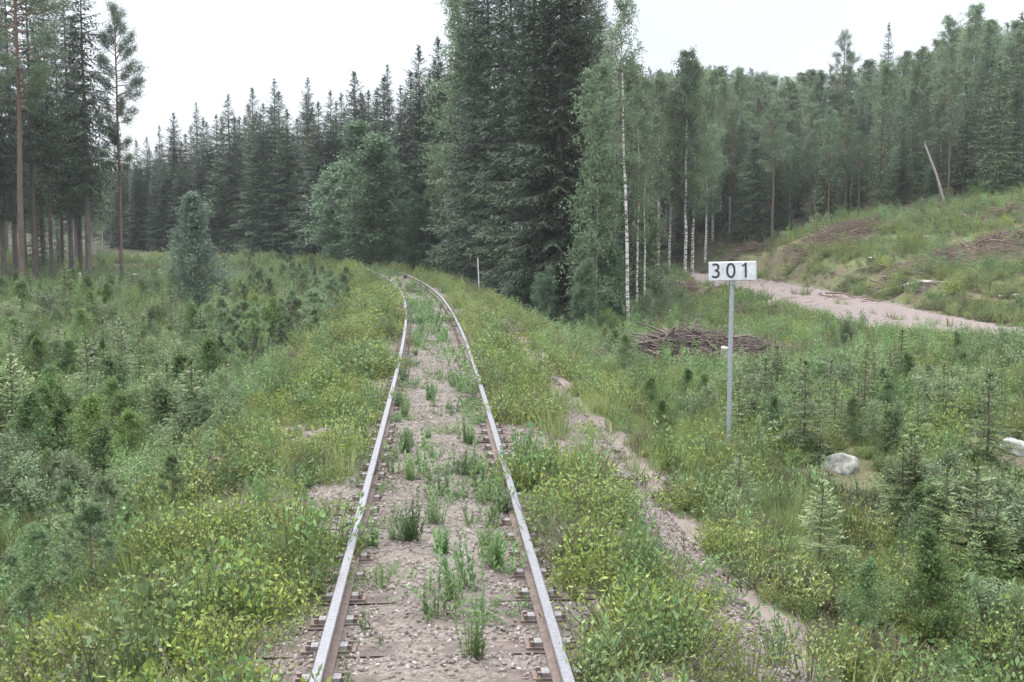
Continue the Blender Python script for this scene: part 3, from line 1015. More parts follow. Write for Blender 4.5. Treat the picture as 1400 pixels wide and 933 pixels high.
# right forest ---------------------------------------------------------------
named = [('s', 1037, 132, 97, .85, 'dark narrow spruce standing out from the paler trees beside the road end'), ('p', 1004, 150, 101, .8, 'pine with a brown trunk left of the dark narrow spruce'),
         ('p', 1060, 138, 94, 1.1, 'pine with a pale bushy crown and red trunk right of the dark narrow spruce'), ('p', 1136, 150, 93, .95, 'pine with a grey trunk behind the brush heap on the mound'),
         ('p', 1155, 46, 122, .9, 'sparse crowned pine poking above the skyline'), ('l', 1208, 118, 90, 1.1, 'light green spruce with visible trunk behind the mound'),
         ('s', 1216, 30, 128, .95, 'pointed dark spruce highest on the skyline over the mound'), ('l', 1236, 150, 91, 1.1, 'light green spruce right beside another behind the mound'),
         ('p', 1303, 95, 84, .9, 'pine with a straight red trunk right of the leaning dead trunk'), ('l', 1370, 84, 82, 1.4, 'broad light green spruce at the top of the clearing'),
         ('s', 1254, 70, 118, .95, 'small dark spruce on the skyline above the leaning dead trunk'), ('b', 1300, 22, 112, 1.0, 'tall pale birch on the skyline above the red trunked pine'),
         ('b', 1335, 4, 108, 1.0, 'highest pale birch on the right skyline'), ('s', 1352, 28, 106, .8, 'dark spruce between the highest pale birch and the picture edge'),
         ('l', 1398, 14, 98, 1.1, 'tall light green spruce cut by the picture edge above the clearing'), ('s', 1392, 90, 84, 1.0, 'dark spruce right of the broad light green one')]
KK = {'s': K_SPR, 'p': K_PIN, 'l': K_LSP, 'b': K_BIR}
for ty_, px, ty, Y, w, lb in named:
    p = at(px, ty, Y)
    KK[ty_].put(p.x, Y, p.z - hz(p.x, Y), lb, wide=w)
sky_x = [850, 900, 950, 1000, 1060, 1100, 1150, 1200, 1250, 1300, 1350, 1400, 1480]
sky_y = [100, 96, 92, 92, 100, 96, 90, 82, 68, 40, 22, 20, 0]
fill_lab = {'s': ('dark spruce in the mixed forest behind the clearing', 'dark spruces in the mixed forest behind the clearing'), 'p': ('grey green pine in the mixed forest behind the clearing', 'pines in the mixed forest behind the clearing'),
            'l': ('light green spruce in the mixed forest behind the clearing', 'light spruces in the mixed forest behind the clearing'), 'b': ('pale birch in the mixed forest behind the clearing', 'birches in the mixed forest behind the clearing')}
seen = []
k = 0
while k < 215:
    px = r.uniform(872, 1475)
    u = r.random()
    Y = float(np.interp(px, [870, 960, 1040, 1100, 1200, 1400], [88, 97, 97, 94, 90, 83])) + 55 * u ** 1.3 + 1
    ty = float(np.interp(px, sky_x, sky_y)) + r.uniform(0, 45) + (1 - u) * 70
    p = at(px, ty, Y)
    H = p.z - hz(p.x, Y)
    if H < 5 or H > 18 or any((a - p.x) ** 2 + (b - Y) ** 2 < 2.4 for a, b in seen) or off_road(p.x, Y)[0] < 3.4:
        k += .1
        continue
    seen.append((p.x, Y)); k += 1
    kd = r.choice('bbbpplls' if px < 1250 else 'bplllss')
    KK[kd].put(p.x, Y, H, *fill_lab[kd], wide=r.uniform(1.0, 1.45) * (.9 if kd == 's' else 1))
for q in range(46):
    px = 868 + q * 13.4 + r.uniform(-4, 4)
    Y = r.uniform(112, 146)
    p = at(px, float(np.interp(px, sky_x, sky_y)) + r.uniform(-4, 22), Y)
    kd = r.choice('bbblp')
    KK[kd].put(p.x, Y, max(7, min(20, p.z - hz(p.x, Y))), *fill_lab[kd], wide=r.uniform(1.2, 1.6))

for k in range(34):
    px = 880 + k * 16 + r.uniform(-8, 8)
    Y = float(np.interp(px, [870, 960, 1040, 1100, 1200, 1400], [92, 100, 99, 96, 92, 86])) + r.uniform(0, 14)
    x = at(px, 300, Y).x
    if off_road(x, Y)[0] > 3.4:
        (K_LSP if k % 3 else K_BUB).put(x, Y, r.uniform(2.5, 5.5), 'low bushy growth under the mixed forest behind the clearing', 'undergrowth under the mixed forest', wide=r.uniform(1.2, 1.7))

# ------------------------------------------------------------------ far wood (one mass)
def scatter(name, pts, rot, scl, idx, variants, label, cat):
    """one object that spreads copies of small sources over many points"""
    src = bpy.data.collections.new(name + '_sources')
    for i_, v in enumerate(variants):
        v.name = '%s_source_%c' % (name, 97 + i_)
        src.objects.link(v)
    n = len(pts)
    me = bpy.data.meshes.new(name)
    me.vertices.add(n); me.vertices.foreach_set('co', np.asarray(pts, np.float32).ravel())
    a = me.attributes.new('rot', 'FLOAT_VECTOR', 'POINT'); a.data.foreach_set('vector', np.asarray(rot, np.float32).ravel())
    a = me.attributes.new('scl', 'FLOAT', 'POINT'); a.data.foreach_set('value', np.asarray(scl, np.float32))
    a = me.attributes.new('idx', 'INT', 'POINT'); a.data.foreach_set('value', np.asarray(idx, np.int32))
    o = bpy.data.objects.new(name, me); COL.objects.link(o)
    ng = bpy.data.node_groups.new(name + '_spread', 'GeometryNodeTree')
    ng.interface.new_socket('Geometry', in_out='INPUT', socket_type='NodeSocketGeometry')
    ng.interface.new_socket('Geometry', in_out='OUTPUT', socket_type='NodeSocketGeometry')
    N = ng.nodes
    gi, go = N.new('NodeGroupInput'), N.new('NodeGroupOutput')
    ci = N.new('GeometryNodeCollectionInfo'); ci.inputs['Collection'].default_value = src
    ci.inputs['Separate Children'].default_value = True; ci.inputs['Reset Children'].default_value = True
    ip = N.new('GeometryNodeInstanceOnPoints'); ip.inputs['Pick Instance'].default_value = True

    def attr(nm, ty):
        q = N.new('GeometryNodeInputNamedAttribute'); q.data_type = ty; q.inputs['Name'].default_value = nm
        return q.outputs[0]
    L = ng.links.new
    L(gi.outputs[0], ip.inputs['Points']); L(ci.outputs[0], ip.inputs['Instance'])
    L(attr('idx', 'INT'), ip.inputs['Instance Index']); L(attr('rot', 'FLOAT_VECTOR'), ip.inputs['Rotation']); L(attr('scl', 'FLOAT'), ip.inputs['Scale'])
    L(ip.outputs[0], go.inputs[0])
    md = o.modifiers.new('spread', 'NODES'); md.node_group = ng
    return tag(o, label, cat, kind='stuff')


def far_tree(seed, birch=False):
    tb, cb = conifer(seed, 13, 2.2, .03, dz=.8, nb=6, step=.45, sl=.6, sw=.26, dead=False) if not birch else leafy(seed, 12, 2.3, .12, nbr=40, twigs=6, per=12, leaf=.28, droop=.3)
    return cb.build('far_crown', [M_BIRCH if birch else M_SPRUCE] * 2, link=False)


far_src = [far_tree(81), far_tree(82), far_tree(83), far_tree(84, True)]
rs = RS(99)
C = []
X = rs.uniform(-420, 520, 30000); Y = rs.uniform(135, 620, 30000)
ok = (np.abs(X / Y) < .72) & (off_track(X, Y) ** 2 > 64)
ok &= ~((Y < 165) & (X > -60) & (X < 75)) & ~((X < 0) & (Y < 178) & (X > -75))
X, Y = X[ok], Y[ok]
keep = rs.rand(len(X)) < np.interp(Y, [135, 300, 600], [.55, .35, .30])
X, Y = X[keep], Y[keep]
Z = height(X, Y)
xa = np.r_[rs.uniform(44, 150, 900), rs.uniform(-150, -42, 900)]; ya = np.r_[rs.uniform(60, 150, 900), rs.uniform(62, 150, 900)]
ka = (np.abs(xa) / ya > .5) & (np.where(xa > 0, ya > 72, ya > 66)) & (rs.rand(1800) < .8)
X, Y, Z = np.r_[X, xa[ka]], np.r_[Y, ya[ka]], np.r_[Z, height(xa[ka], ya[ka])]
n = len(X)
scatter('far_wood', np.c_[X, Y, Z], np.c_[np.zeros(n), np.zeros(n), rs.rand(n) * 6.28], rs.uniform(.65, 1.1, n), rs.choice([0, 1, 2, 3], n, p=[.3, .25, .2, .25]), far_src,
        'far off mixed wood covering the ground and the hill behind the nearer trees', 'wood')

# ------------------------------------------------------------------ saplings (things)
def YK(name, cat, vs, leaf_m, bark_m=M_STEM):
    return Kind(name, cat, vs, bark_m, leaf_m, 'stem', 'foliage')


K_YS = YK('young_spruce', 'young spruce', [(conifer(s, 2.0, R, .03, dz=.15, nb=7, step=.05, sl=.075, sw=.024, sag=.15, hang=.12, prof_p=.8, gaps=.05, dead=False, r0=.022, dens=1.0), 2.0) for s, R in ((101, .78), (102, .68), (103, .86))], [M_YSPRUCE, M_YTIP])
K_YP = YK('young_pine', 'young pine', [(pine(s, 1.6, R, .12, nbr=30, tufts=5, nl=.095, nw=.010, per=22, r0=.014, up=.5, bend=.03, young=True), 1.6) for s, R in ((111, .62), (112, .54), (113, .48))], M_YPINE)
K_YB = YK('birch_sapling', 'birch sapling', [(leafy(s, 2.4, 1.05, .08, nbr=48, twigs=7, per=15, leaf=.062, droop=.1, r0=.010, shape='cone', bend=.05), 2.4) for s in (121, 122, 123)], M_YBL)
K_WI = YK('willow_bush', 'willow bush', [(leafy(s, 1.7, .8, .06, nbr=60, twigs=6, per=13, leaf=.085, droop=0, r0=.010, stems=6, shape='cone', bend=.06, spread=.7, wr=.42), 1.7) for s in (131, 132)], M_WILLOW)
K_CT = Kind('willow_tree', 'willow tree', [(leafy(141, 6, 1.75, .03, nbr=130, twigs=9, per=14, leaf=.11, droop=0, r0=.05, shape='point', bend=.02, wr=.6), 6)], M_STEM, M_WTREE)
p = at(268, 436, 56)
K_CT.put(p.x, 56, 5.8, 'pale grey green willow with a pointed crown standing alone in the left clearing', v=0, wide=1.25)


def sap(K, px, py, Y, H, label, group=None, wide=1.0):
    x = at(px, py, Y).x
    return K.put(x, Y, H, label, group, wide=wide)


sap(K_YS, 90, 400, 52, 2.6, 'dark young spruce in front of the bare trunks of the left stand')
sap(K_YS, 308, 400, 62, 2.7, 'dark pointed young spruce right beside the pale willow')
sap(K_YS, 1100, 600, 17.5, 1.55, 'broad fresh green young spruce right of the number sign')
sap(K_YS, 1045, 560, 20.5, 1.35, 'darker young spruce just behind the number sign post', wide=1.1)
sap(K_YS, 1350, 600, 17.5, 1.45, 'bushy yellow green young spruce behind the white boulder', wide=1.25)
sap(K_YS, 1290, 560, 20, 1.2, 'dark small spruce left of the bushy yellow green one')
sap(K_YS, 15, 540, 24, 2.3, 'dark young spruce at the left end of the near thicket', wide=1.2)
sap(K_YS, 200, 560, 24, 1.8, 'young spruce in the middle of the left thicket')
sap(K_YS, 120, 520, 28, 2.3, 'tall young spruce rising out of the left thicket')
sap(K_YP, 345, 480, 28, 2.0, 'slim blue green young pine standing above the left thicket', wide=.9)
sap(K_YP, 610, 520, 0, 0, '') if False else None

for px, py, H, wd, lb in ((1120, 790, 1.15, 1.3, 'fresh green young spruce low on the bank below the lichen grey boulder'), (1240, 720, 1.3, 1.3, 'spreading young spruce in front of the flat dark rock'),
                          (1330, 800, 1.35, 1.25, 'tall young spruce at the near right end of the scrub'), (1010, 700, .8, 1.4, 'small bushy spruce on the bank just before the sign post'),
                          (1180, 590, 1.3, 1.3, 'young spruce standing behind the lichen grey boulder'), (1230, 540, 1.35, 1.3, 'pale young spruce midway between the sign post and the white boulder')):
    d_ = ray(px, py); k_ = 3.65 / -d_.z
    K_YS.put(d_.x * k_, k_, H, lb, wide=wd)

# zones: (kind, px range, py range, ground guess, count, height range, label, group)
zones = [
    (K_YS, (-80, 330), (400, 640), 95, (.9, 2.0), 'green young spruce in the thick scrub of the left clearing', 'young spruces in the left clearing'),
    (K_YP, (300, 500), (372, 520), 90, (.8, 1.7), 'blue green young pine on the bank left of the track', 'young pines on the left bank'),
    (K_YP, (0, 330), (560, 900), 30, (.5, 1.0), 'small blue green pine low on the near left bank', 'small pines on the near left bank'),
    (K_YB, (-60, 380), (400, 700), 70, (.9, 2.0), 'leafy birch sapling in the thick scrub of the left clearing', 'birch saplings in the left clearing'),
    (K_WI, (-80, 340), (400, 760), 48, (.9, 1.6), 'grey green willow bush in the thick scrub of the left clearing', 'willow bushes in the left clearing'),
    (K_YS, (1000, 1460), (490, 860), 62, (.6, 1.25), 'fresh green young spruce in the scrub right of the track', 'young spruces right of the track'),
    (K_YB, (880, 1460), (500, 900), 40, (.5, 1.1), 'leafy birch sapling in the scrub right of the track', 'birch saplings right of the track'),
    (K_WI, (930, 1480), (480, 900), 30, (.5, 1.0), 'grey green willow bush in the scrub right of the track', 'willow bushes right of the track'),
    (K_YS, (880, 960), (400, 470), 8, (.6, 1.2), 'young spruce on the slope between the birches and the road', 'young spruces below the road'),
    (K_WI, (870, 935), (380, 460), 10, (.9, 1.8), 'leafy bush on the slope between the birches and the road', 'bushes below the road'),
    (K_YB, (700, 900), (430, 520), 12, (.6, 1.3), 'small birch sapling on the bank right of the curve', 'birch saplings on the right bank'),
]


def cast(px, py):
    """first ground point along the view ray"""
    d = ray(px, py)
    Ys = np.concatenate([np.arange(5, 30, .25), np.arange(30, 160, .8)])
    X = CAM.x + d.x * Ys; Z = CAM.z + d.z * Ys
    h = height(X, Ys)
    hit = np.nonzero(Z <= h)[0]
    if len(hit) == 0:
        return None
    return float(X[hit[0]]), float(Ys[hit[0]])


EXC = []
for px_, py_, rad_ in ((1392, 622, .9), (1150, 650, .5), (1312, 668, .4), (945, 492, 1.8), (990, 508, .5), (1345, 470, .8), (305, 425, .8), (996, 618, .35), (300, 650, .6),
                       (1155, 330, 1.6), (1350, 345, 1.8), (1310, 330, 1.0), (1390, 365, 1.2), (1020, 350, 1.5), (950, 405, 1.4)):
    q_ = cast(px_, py_)
    if q_:
        EXC.append((q_[0], q_[1] - rad_ * .3, rad_))

r = random.Random(77)
for K, xr_, yr_, cnt, hr, lb, gp in zones:
    placed, tries = 0, 0
    while placed < cnt and tries < cnt * 12:
        tries += 1
        q = cast(r.uniform(*xr_), r.uniform(*yr_))
        if q is None:
            continue
        x, y = q
        d = off_track(x, y)[0]
        if -2.9 < d < 3.4 or off_road(x, y)[0] < 3.4 or y > 90 or y < 6.2 or (abs(x - 3.4) < 1.0 and 10 < y < 18) or any((x - ex) ** 2 + ((y - ey) * .45) ** 2 < (er + .3) ** 2 for ex, ey, er in EXC):
            continue
        if x < 0 and d < 0 and vnoise(x, y, 6, 5) < .28:
            continue
        H = r.uniform(*hr)
        if y < 10:
            H *= .75
        K.put(x, y, H, lb, gp, wide=r.uniform(.85, 1.25)); placed += 1

# ------------------------------------------------------------------ ground cover (stuff)
def clump_berry(seed, n=40, m=9, leaf=.026, hh=1.0, wd=1.0, mat=None, narrow=.58):
    r = RS(seed); b = MB()
    P_, D_ = [], []
    lx, ly = r.normal(size=2) * .05
    for k in range(n):
        a = r.rand() * 6.28; rr = .17 * r.rand() ** .5 * wd
        base = np.array([math.cos(a) * rr * .6, math.sin(a) * rr * .6, -.02])
        h = .24 * hh * r.uniform(.35, 1.2) * (1 - (rr / .22 / wd) ** 2 * .4)
        tip = np.array([math.cos(a) * rr * 1.5 + lx, math.sin(a) * rr * 1.5 + ly, h])
        w = r.uniform(.25, 1.05, (m, 1))
        P_.append(base + (tip - base) * w + r.normal(size=(m, 3)) * .012)
        D_.append(unit((tip - base)[None] * .8 + rdir(r, m) + [0, 0, .4]))
        b.tube([base, tip], [.003, .0015], 3, 1, cap=False)
    P, D = np.concatenate(P_), np.concatenate(D_)
    b.leaves(P, D, rdir(r, len(P)), leaf * r.uniform(.6, 1.4, len(P)), leaf * narrow)
    return b.build('berry', [mat or M_BERRY, M_GSTEM], link=False)


def clump_dry(seed):
    """dead stalks with a few withered leaves"""
    r = RS(seed); b = MB()
    for k in range(9):
        a = r.rand() * 6.28; L = r.uniform(.15, .42)
        base = np.array([r.normal() * .05, r.normal() * .05, -.02])
        tip = base + np.array([math.cos(a) * L * .45, math.sin(a) * L * .45, L * r.uniform(.5, 1)])
        b.tube([base, (base + tip) / 2 + r.normal(size=3) * .015, tip], [.004, .003, .0015], 3, 1, cap=False)
        m = 5
        b.leaves(base + (tip - base) * r.uniform(.3, 1, (m, 1)), rdir(r, m), rdir(r, m), .035, .014)
    return b.build('dry', [M_HEATH, M_TWIG], link=False)


def clump_weed(seed, stems=6, h=.34):
    r = RS(seed); b = MB()
    for k in range(stems):
        a = r.rand() * 6.28; rr = .07 * r.rand()
        hh = h * r.uniform(.5, 1.1)
        base = np.array([math.cos(a) * rr, math.sin(a) * rr, -.02])
        tip = base + np.array([math.cos(a) * .1, math.sin(a) * .1, 0]) * r.rand() + np.array([0, 0, hh])
        b.tube([base, (base + tip) / 2, tip], [.003, .0025, .0012], 3, 0, cap=False)
        m = 20
        w = np.linspace(.15, 1, m)[:, None]
        P = base + (tip - base) * w
        an = np.arange(m) * 2.4 + r.rand() * 6
        D = np.c_[np.cos(an), np.sin(an), r.uniform(.3, 1.1, m) + w[:, 0] * .6]
        b.leaves(P, D, np.c_[-np.sin(an), np.cos(an), np.zeros(m)], .07 * (1.15 - w[:, 0] * .6) * r.uniform(.7, 1.2, m), .016, mid=.4)
    return b


def clump_grass(seed, n=34, h=.3):
    r = RS(seed); b = MB()
    a = r.rand(n) * 6.28; rr = .06 * r.rand(n)
    P = np.c_[np.cos(a) * rr, np.sin(a) * rr, np.full(n, -.02)]
    lean = r.uniform(.1, .75, n)
    D = np.c_[np.cos(a) * lean, np.sin(a) * lean, np.ones(n)]
    b.leaves(P, D, np.c_[-np.sin(a), np.cos(a), np.zeros(n)], h * r.uniform(.5, 1.1, n), .008, mid=.35)
    return b.build('grass', M_GRASS, link=False)


def clump_heath(seed):
    r = RS(seed); b = MB()
    n = 90
    a = r.rand(n) * 6.28; rr = .2 * r.rand(n) ** .6
    P = np.c_[np.cos(a) * rr, np.sin(a) * rr, np.full(n, -.01)]
    D = np.c_[np.cos(a) * .5, np.sin(a) * .5, np.ones(n)] + r.normal(size=(n, 3)) * .35
    b.leaves(P, D, rdir(r, n), r.uniform(.06, .17, n), .010, mid=.5)
    P2 = P + unit(D) * .07
    b.leaves(np.repeat(P2, 3, 0), rdir(r, n * 3) + [0, 0, .6], rdir(r, n * 3), .03, .012)
    return b.build('heath', M_HEATH, link=False)


def stone(seed):
    r = RS(seed)
    import bmesh
    bm = bmesh.new(); bmesh.ops.create_icosphere(bm, subdivisions=1, radius=1)
    V = np.array([v.co[:] for v in bm.verts]) * r.uniform(.7, 1.15, (len(bm.verts), 1)) * np.array([1, .8, .62])
    F = [[v.index for v in f.verts] for f in bm.faces]; bm.free()
    b = MB(); b.add(V, F)
    return b.build('stone', M_GRAVEL, link=False)


def spread_pts(n, seed, xr_, yr_, dens, cap=60):
    """random ground points; nearer ones are denser because candidates are drawn evenly in view angle and in log distance"""
    rs = RS(seed)
    Y = np.exp(rs.uniform(math.log(yr_[0]), math.log(yr_[1]), n))
    X = rs.uniform(xr_[0], xr_[1], n) * Y
    per_m2 = n / (math.log(yr_[1] / yr_[0]) * (xr_[1] - xr_[0])) / Y ** 2
    k = rs.rand(n) < dens(X, Y, off_track(X, Y)) * np.minimum(1, cap / per_m2)
    for ex, ey, er in EXC:
        k &= (X - ex) ** 2 + ((Y - ey) * .6) ** 2 > er ** 2
    X, Y = X[k], Y[k]
    return X, Y, height(X, Y), rs


def do_scatter(name, n, seed, yr_, dens, size, variants, label, cat, cap=60, tilt=.15, grow_far=.5, zoff=0):
    X, Y, Z, rs = spread_pts(int(n * 1.55), seed, (-.87, .87), yr_, dens, cap)
    m = len(X)
    s = rs.uniform(*size, m) * (.55 + .95 * sstep(.3, .7, fbm(X, Y, .9, seed * 5 + 2, 2))) * (1 + grow_far * np.clip((Y - 12) / 40, 0, 2.5))
    rot = np.c_[rs.normal(size=(m, 2)) * tilt, rs.rand(m) * 6.28]
    return scatter(name, np.c_[X, Y, Z + zoff], rot, s, rs.randint(0, len(variants), m), variants, label, cat)


def bed_z(x, y, d):
    return np.interp(d, [-1.75, -1.6, -1.35, -.75, -.5, -.25, .25, .5, .75, 1.35, 1.8, 2.45, 2.6], [-.52, -.30, -.168, -.166, -.168, -.148, -.148, -.168, -.166, -.168, -.27, -.36, -.55])


def clear_of(X, Y):
    return (off_road(X, Y) > 2.1) & ~((np.abs(off_track(X, Y)) < .8))


def dens_berry(X, Y, d):
    a = np.abs(d)
    n1 = fbm(X, Y, 1.5, 41, 3); n2 = fbm(X, Y, 7, 43, 2)
    base = np.interp(d, [-7, -5, -3.2, -2.7, -1.1, -.84, .84, .98, 1.7, 2.1, 2.6, 3.0, 4.5, 9, 14], [.25, .25, .25, .5, 1, 0, 0, .9, .55, .02, .035, .65, .8, .4, .25])
    pat = sstep(.44, .53, n1 * .8 + n2 * .2 + np.interp(d, [-3, -1, 1, 3], [.06, .10, .0, .06]))
    base = base * np.where(np.abs(d) < np.interp(Y, [12, 30, 60], [.85, 1.02, 1.2]), 0, 1)
    return base * pat * (off_road(X, Y) > 3.2) * (1 - .95 * in_forest(X, Y))


def dens_weed(X, Y, d):
    n1 = fbm(X, Y, 1.2, 53, 3)
    base = np.interp(d, [-8, -5, -3, -1.2, -.86, -.84, .84, .86, 1.2, 1.8, 2.0, 2.6, 2.9, 6, 14], [.6, .6, .2, .2, .45, 0, .0, .5, .3, .2, .05, .05, .25, .6, .5])
    inside = np.abs(d) < .62
    base = np.where(inside, np.interp(Y, [8, 16, 30, 50, 80], [.28, .42, .6, .8, 1]) * (np.abs(d) < np.interp(Y, [10, 30, 60], [.6, .45, .3])), base)
    base = base * np.where((np.abs(d) > .6) & (np.abs(d) < np.interp(Y, [12, 30, 60], [.85, 1.02, 1.2])), 0, 1)
    return base * np.where(np.abs(d) < .62, sstep(.42, .50, n1), sstep(.40, .58, n1)) * (off_road(X, Y) > 2.6) * (1 - .8 * in_forest(X, Y))


def dens_grass(X, Y, d):
    n1 = fbm(X, Y, 3.0, 61, 3)
    base = np.interp(np.abs(d), [0, .9, 1.1, 2.6, 4, 8], [0, 0, .06, .06, .7, 1])
    rd = off_road(X, Y)
    return base * sstep(.35, .6, n1) * ((rd > 2.9) + .35 * (rd < .4)) * (1 - .7 * in_forest(X, Y))


def dens_heath(X, Y, d):
    n1 = fbm(X, Y, 2.4, 71, 3)
    base = np.interp(d, [-8, -4, -2.9, -2.6, 2.6, 3.2, 8, 14], [.5, .6, .5, .06, .04, .4, .8, 3.0])
    return base * sstep(.48, .62, n1) * (off_road(X, Y) > 2.9) * (1 - .5 * in_forest(X, Y))


do_scatter('bilberry_scrub', 90000, 1, (6.0, 110), dens_berry, (.65, 1.25), [clump_berry(1), clump_berry(2, 34, 10, .020, .8), clump_berry(3, 50, 8, .030, 1.25, .8), clump_berry(4, 30, 10, .022, .6, 1.3), clump_berry(5, 26, 9, .034, 1.5, .7, M_WEED), clump_berry(6, 60, 10, .016, .9, 1.1, None, .4), clump_berry(8, 44, 9, .022, 1.1, 1.2), clump_berry(9, 36, 9, .028, .9, .9), clump_dry(7)], 'yellow green bilberry scrub carpeting both shoulders of the track', 'scrub', cap=42)
do_scatter('green_weeds', 42000, 2, (6.0, 110), dens_weed, (.6, 1.25), [clump_weed(s).build('weed', M_WEED, link=False) for s in (11, 12)] + [clump_berry(14, 16, 10, .040, .9, 1.2, M_WEED, .4), clump_berry(15, 12, 9, .05, .7, 1.0, M_WEED, .3)], 'fresh green weeds growing along the shoulders and banks', 'weeds', cap=22)
do_scatter('rough_grass', 60000, 3, (6.0, 120), dens_grass, (.6, 1.4), [clump_grass(s) for s in (21, 22, 23)], 'rough yellowing grass on the banks and the clearings', 'grass', cap=45)
do_scatter('heather_cover', 26000, 4, (6.0, 110), dens_heath, (.7, 1.5), [clump_heath(s) for s in (31, 32)], 'brownish heather and dry twigs on the banks and the mound', 'heather', cap=25)
# denser leafy cover on the clearings
do_scatter('leafy_undergrowth', 26000, 6, (7, 110), lambda X, Y, d: np.interp(d, [-9, -4, -3, 3.6, 5, 12], [.9, .9, 0, 0, .7, .6]) * sstep(.42, .56, fbm(X, Y, 3.5, 83, 3)) * (off_road(X, Y) > np.where(Y > 42, 6, 4)) * (1 - .4 * in_forest(X, Y)) * np.where(Y < 13, .5, 1),
           (.35, .75), [leafy(s, .8, .45, .05, nbr=22, twigs=3, per=8, leaf=.05, droop=0, r0=.006, stems=4, shape='cone', bend=.06, spread=.8, wr=.5)[1].build('bush', mm, link=False) for s, mm in ((151, M_WEED), (152, M_WILLOW), (153, M_WEED))],
           'low leafy undergrowth covering the clearings on both sides', 'undergrowth', grow_far=.35, cap=14)

# ballast stones
rs = RS(7)
n = 34000
S = np.exp(rs.uniform(math.log(5.6), math.log(45), n))
D = rs.uniform(-1.55, 2.55, n)
x, y, h = track_at(S)
X, Y = x + D * np.cos(h), y + D * np.sin(h)
nearrail = np.abs(np.abs(D) - .7525) < .09
X, Y, D, S = X[~nearrail], Y[~nearrail], D[~nearrail], S[~nearrail]
n = len(X)
Z = bed_z(X, Y, D) + (fbm(X, Y, .35, 21, 3) - .5) * .055 + .004
phase = (S - 5.0 + SP / 2) % SP - SP / 2
onsl = (np.abs(phase) < .13) & (np.abs(D) < 1.25)
Z = np.where(onsl, np.maximum(Z, -.157), Z)
keep = ~onsl | (rs.rand(n) < .25)
X, Y, Z = X[keep], Y[keep], Z[keep]; n = len(X)
scatter('ballast_gravel', np.c_[X, Y, Z], rs.rand(n, 3) * 6.28, rs.uniform(.010, .027, n), rs.randint(0, 4, n), [stone(s) for s in range(4)], 'pinkish crushed gravel lying loose between and beside the rails', 'gravel')

# weed clumps between the rails: things
K_TW = [clump_weed(s, st, h_).build('weed_clump', M_WEED, link=False) for s, st, h_ in ((201, 10, .3), (202, 16, .34), (203, 24, .38), (204, 7, .36))] + [clump_berry(205, 26, 12, .045, 1.1, 1.1, M_WEED, .36), clump_berry(206, 20, 10, .035, .8, 1.4, M_WEED, .4), clump_berry(207, 34, 10, .04, 1.4, .9, M_WEED, .45)]
for o in K_TW:
    o.data.name = 'weed_clump'
tw = [(560, 745, 2, 1.15, 'largest bushy green weed clump between the rails'), (598, 722, 1, 1.1, 'tall weed clump touching the largest one on its right'), (616, 825, 3, .9, 'single upright weed in the gravel before the largest clump'), (655, 845, 3, .75, 'small upright weed near the right rail, before the largest clump'),
      (645, 905, 1, 1.0, 'wide weed clump at the very front between the rails'), (540, 740, 0, .9, 'weed clump close to the left rail beside the largest one'), (688, 702, 2, .8, 'dense weed clump leaning on the right rail'), (505, 750, 0, .8, 'weed tuft pressed against the inside of the left rail')]
for px, py, v, s, lb in tw:
    d = ray(px, py); k = (CAM.z + .18) / -d.z
    o = K_TW[v].copy(); o.name = 'weed_clump'; COL.objects.link(o)
    o.location = (d.x * k, k, -.19); o.scale = (s, s, s); o.rotation_euler = (0, 0, px)
    tag(o, lb, 'weed')
r = random.Random(4)
for k in range(130):
    s = math.exp(r.uniform(math.log(9), math.log(75)))
    while True:
        D = r.choice([r.gauss(0, .3), r.gauss(0, .25), r.uniform(.35, .62), -r.uniform(.4, .62)])
        if abs(D) < .64:
            break
    if s < 16 and r.random() < .35:
        continue
    x, y, h = (float(v) for v in track_at(s))
    o = K_TW[r.randrange(len(K_TW))].copy(); o.name = 'weed_clump'; COL.objects.link(o)
    q = r.uniform(.45, 1.0) * (1.0 if s < 25 else 1.15)
    o.location = (x + D * math.cos(h), y + D * math.sin(h), -.19); o.scale = (q * 1.1, q * 1.1, q); o.rotation_euler = (0, 0, r.random() * 6)
    tag(o, 'small green weed clump growing in the gravel between the rails', 'weed', 'small weed clumps between the rails')

# ------------------------------------------------------------------ number sign
q = cast(996, 618)
sx_, sy_ = q
sz = hz(sx_, sy_)
sign = empty('number_sign', (sx_, sy_, sz))
tag(sign, 'white distance sign reading 301 on a grey steel post beside the track', 'sign')
Hs = at(1000, 371, sy_).z - sz
b = MB(); b.tube([(0, 0, -.4), (.0, 0, Hs * .5), (.012, 0, Hs - .02)], .038, 16)
b.build('post', M_GALV, sign)
w_, h_, d_ = 64 / FPX * sy_, 26 / FPX * sy_, .13
import bmesh
bm = bmesh.new(); bmesh.ops.create_cube(bm, size=1)
bmesh.ops.scale(bm, vec=(w_, d_, h_), verts=bm.verts)
bmesh.ops.bevel(bm, geom=bm.edges[:], offset=.016, segments=3, affect='EDGES', profile=.5)
me = bpy.data.meshes.new('plate'); bm.to_mesh(me); bm.free(); me.materials.append(M_WHITE)
pl = bpy.data.objects.new('plate', me); COL.objects.link(pl); pl.parent = sign
yaw = math.radians(-24)
pl.location = (.012, 0, Hs); pl.rotation_euler = (0, math.radians(-2.0), yaw)
fc = bpy.data.curves.new('number', 'FONT'); fc.body = '301'; fc.size = h_ * 1.12; fc.align_x = 'CENTER'; fc.align_y = 'CENTER'
fc.extrude = .002; fc.space_character = 1.4; fc.offset = .0
fo = bpy.data.objects.new('number', fc); COL.objects.link(fo)
bpy.context.view_layer.update()
nm = bpy.data.meshes.new_from_object(fo.evaluated_get(bpy.context.evaluated_depsgraph_get()))
bpy.data.objects.remove(fo)
nm.materials.clear(); nm.materials.append(M_BLACK)
xs_ = [v.co.x for v in nm.vertices]; ys_ = [v.co.y for v in nm.vertices]
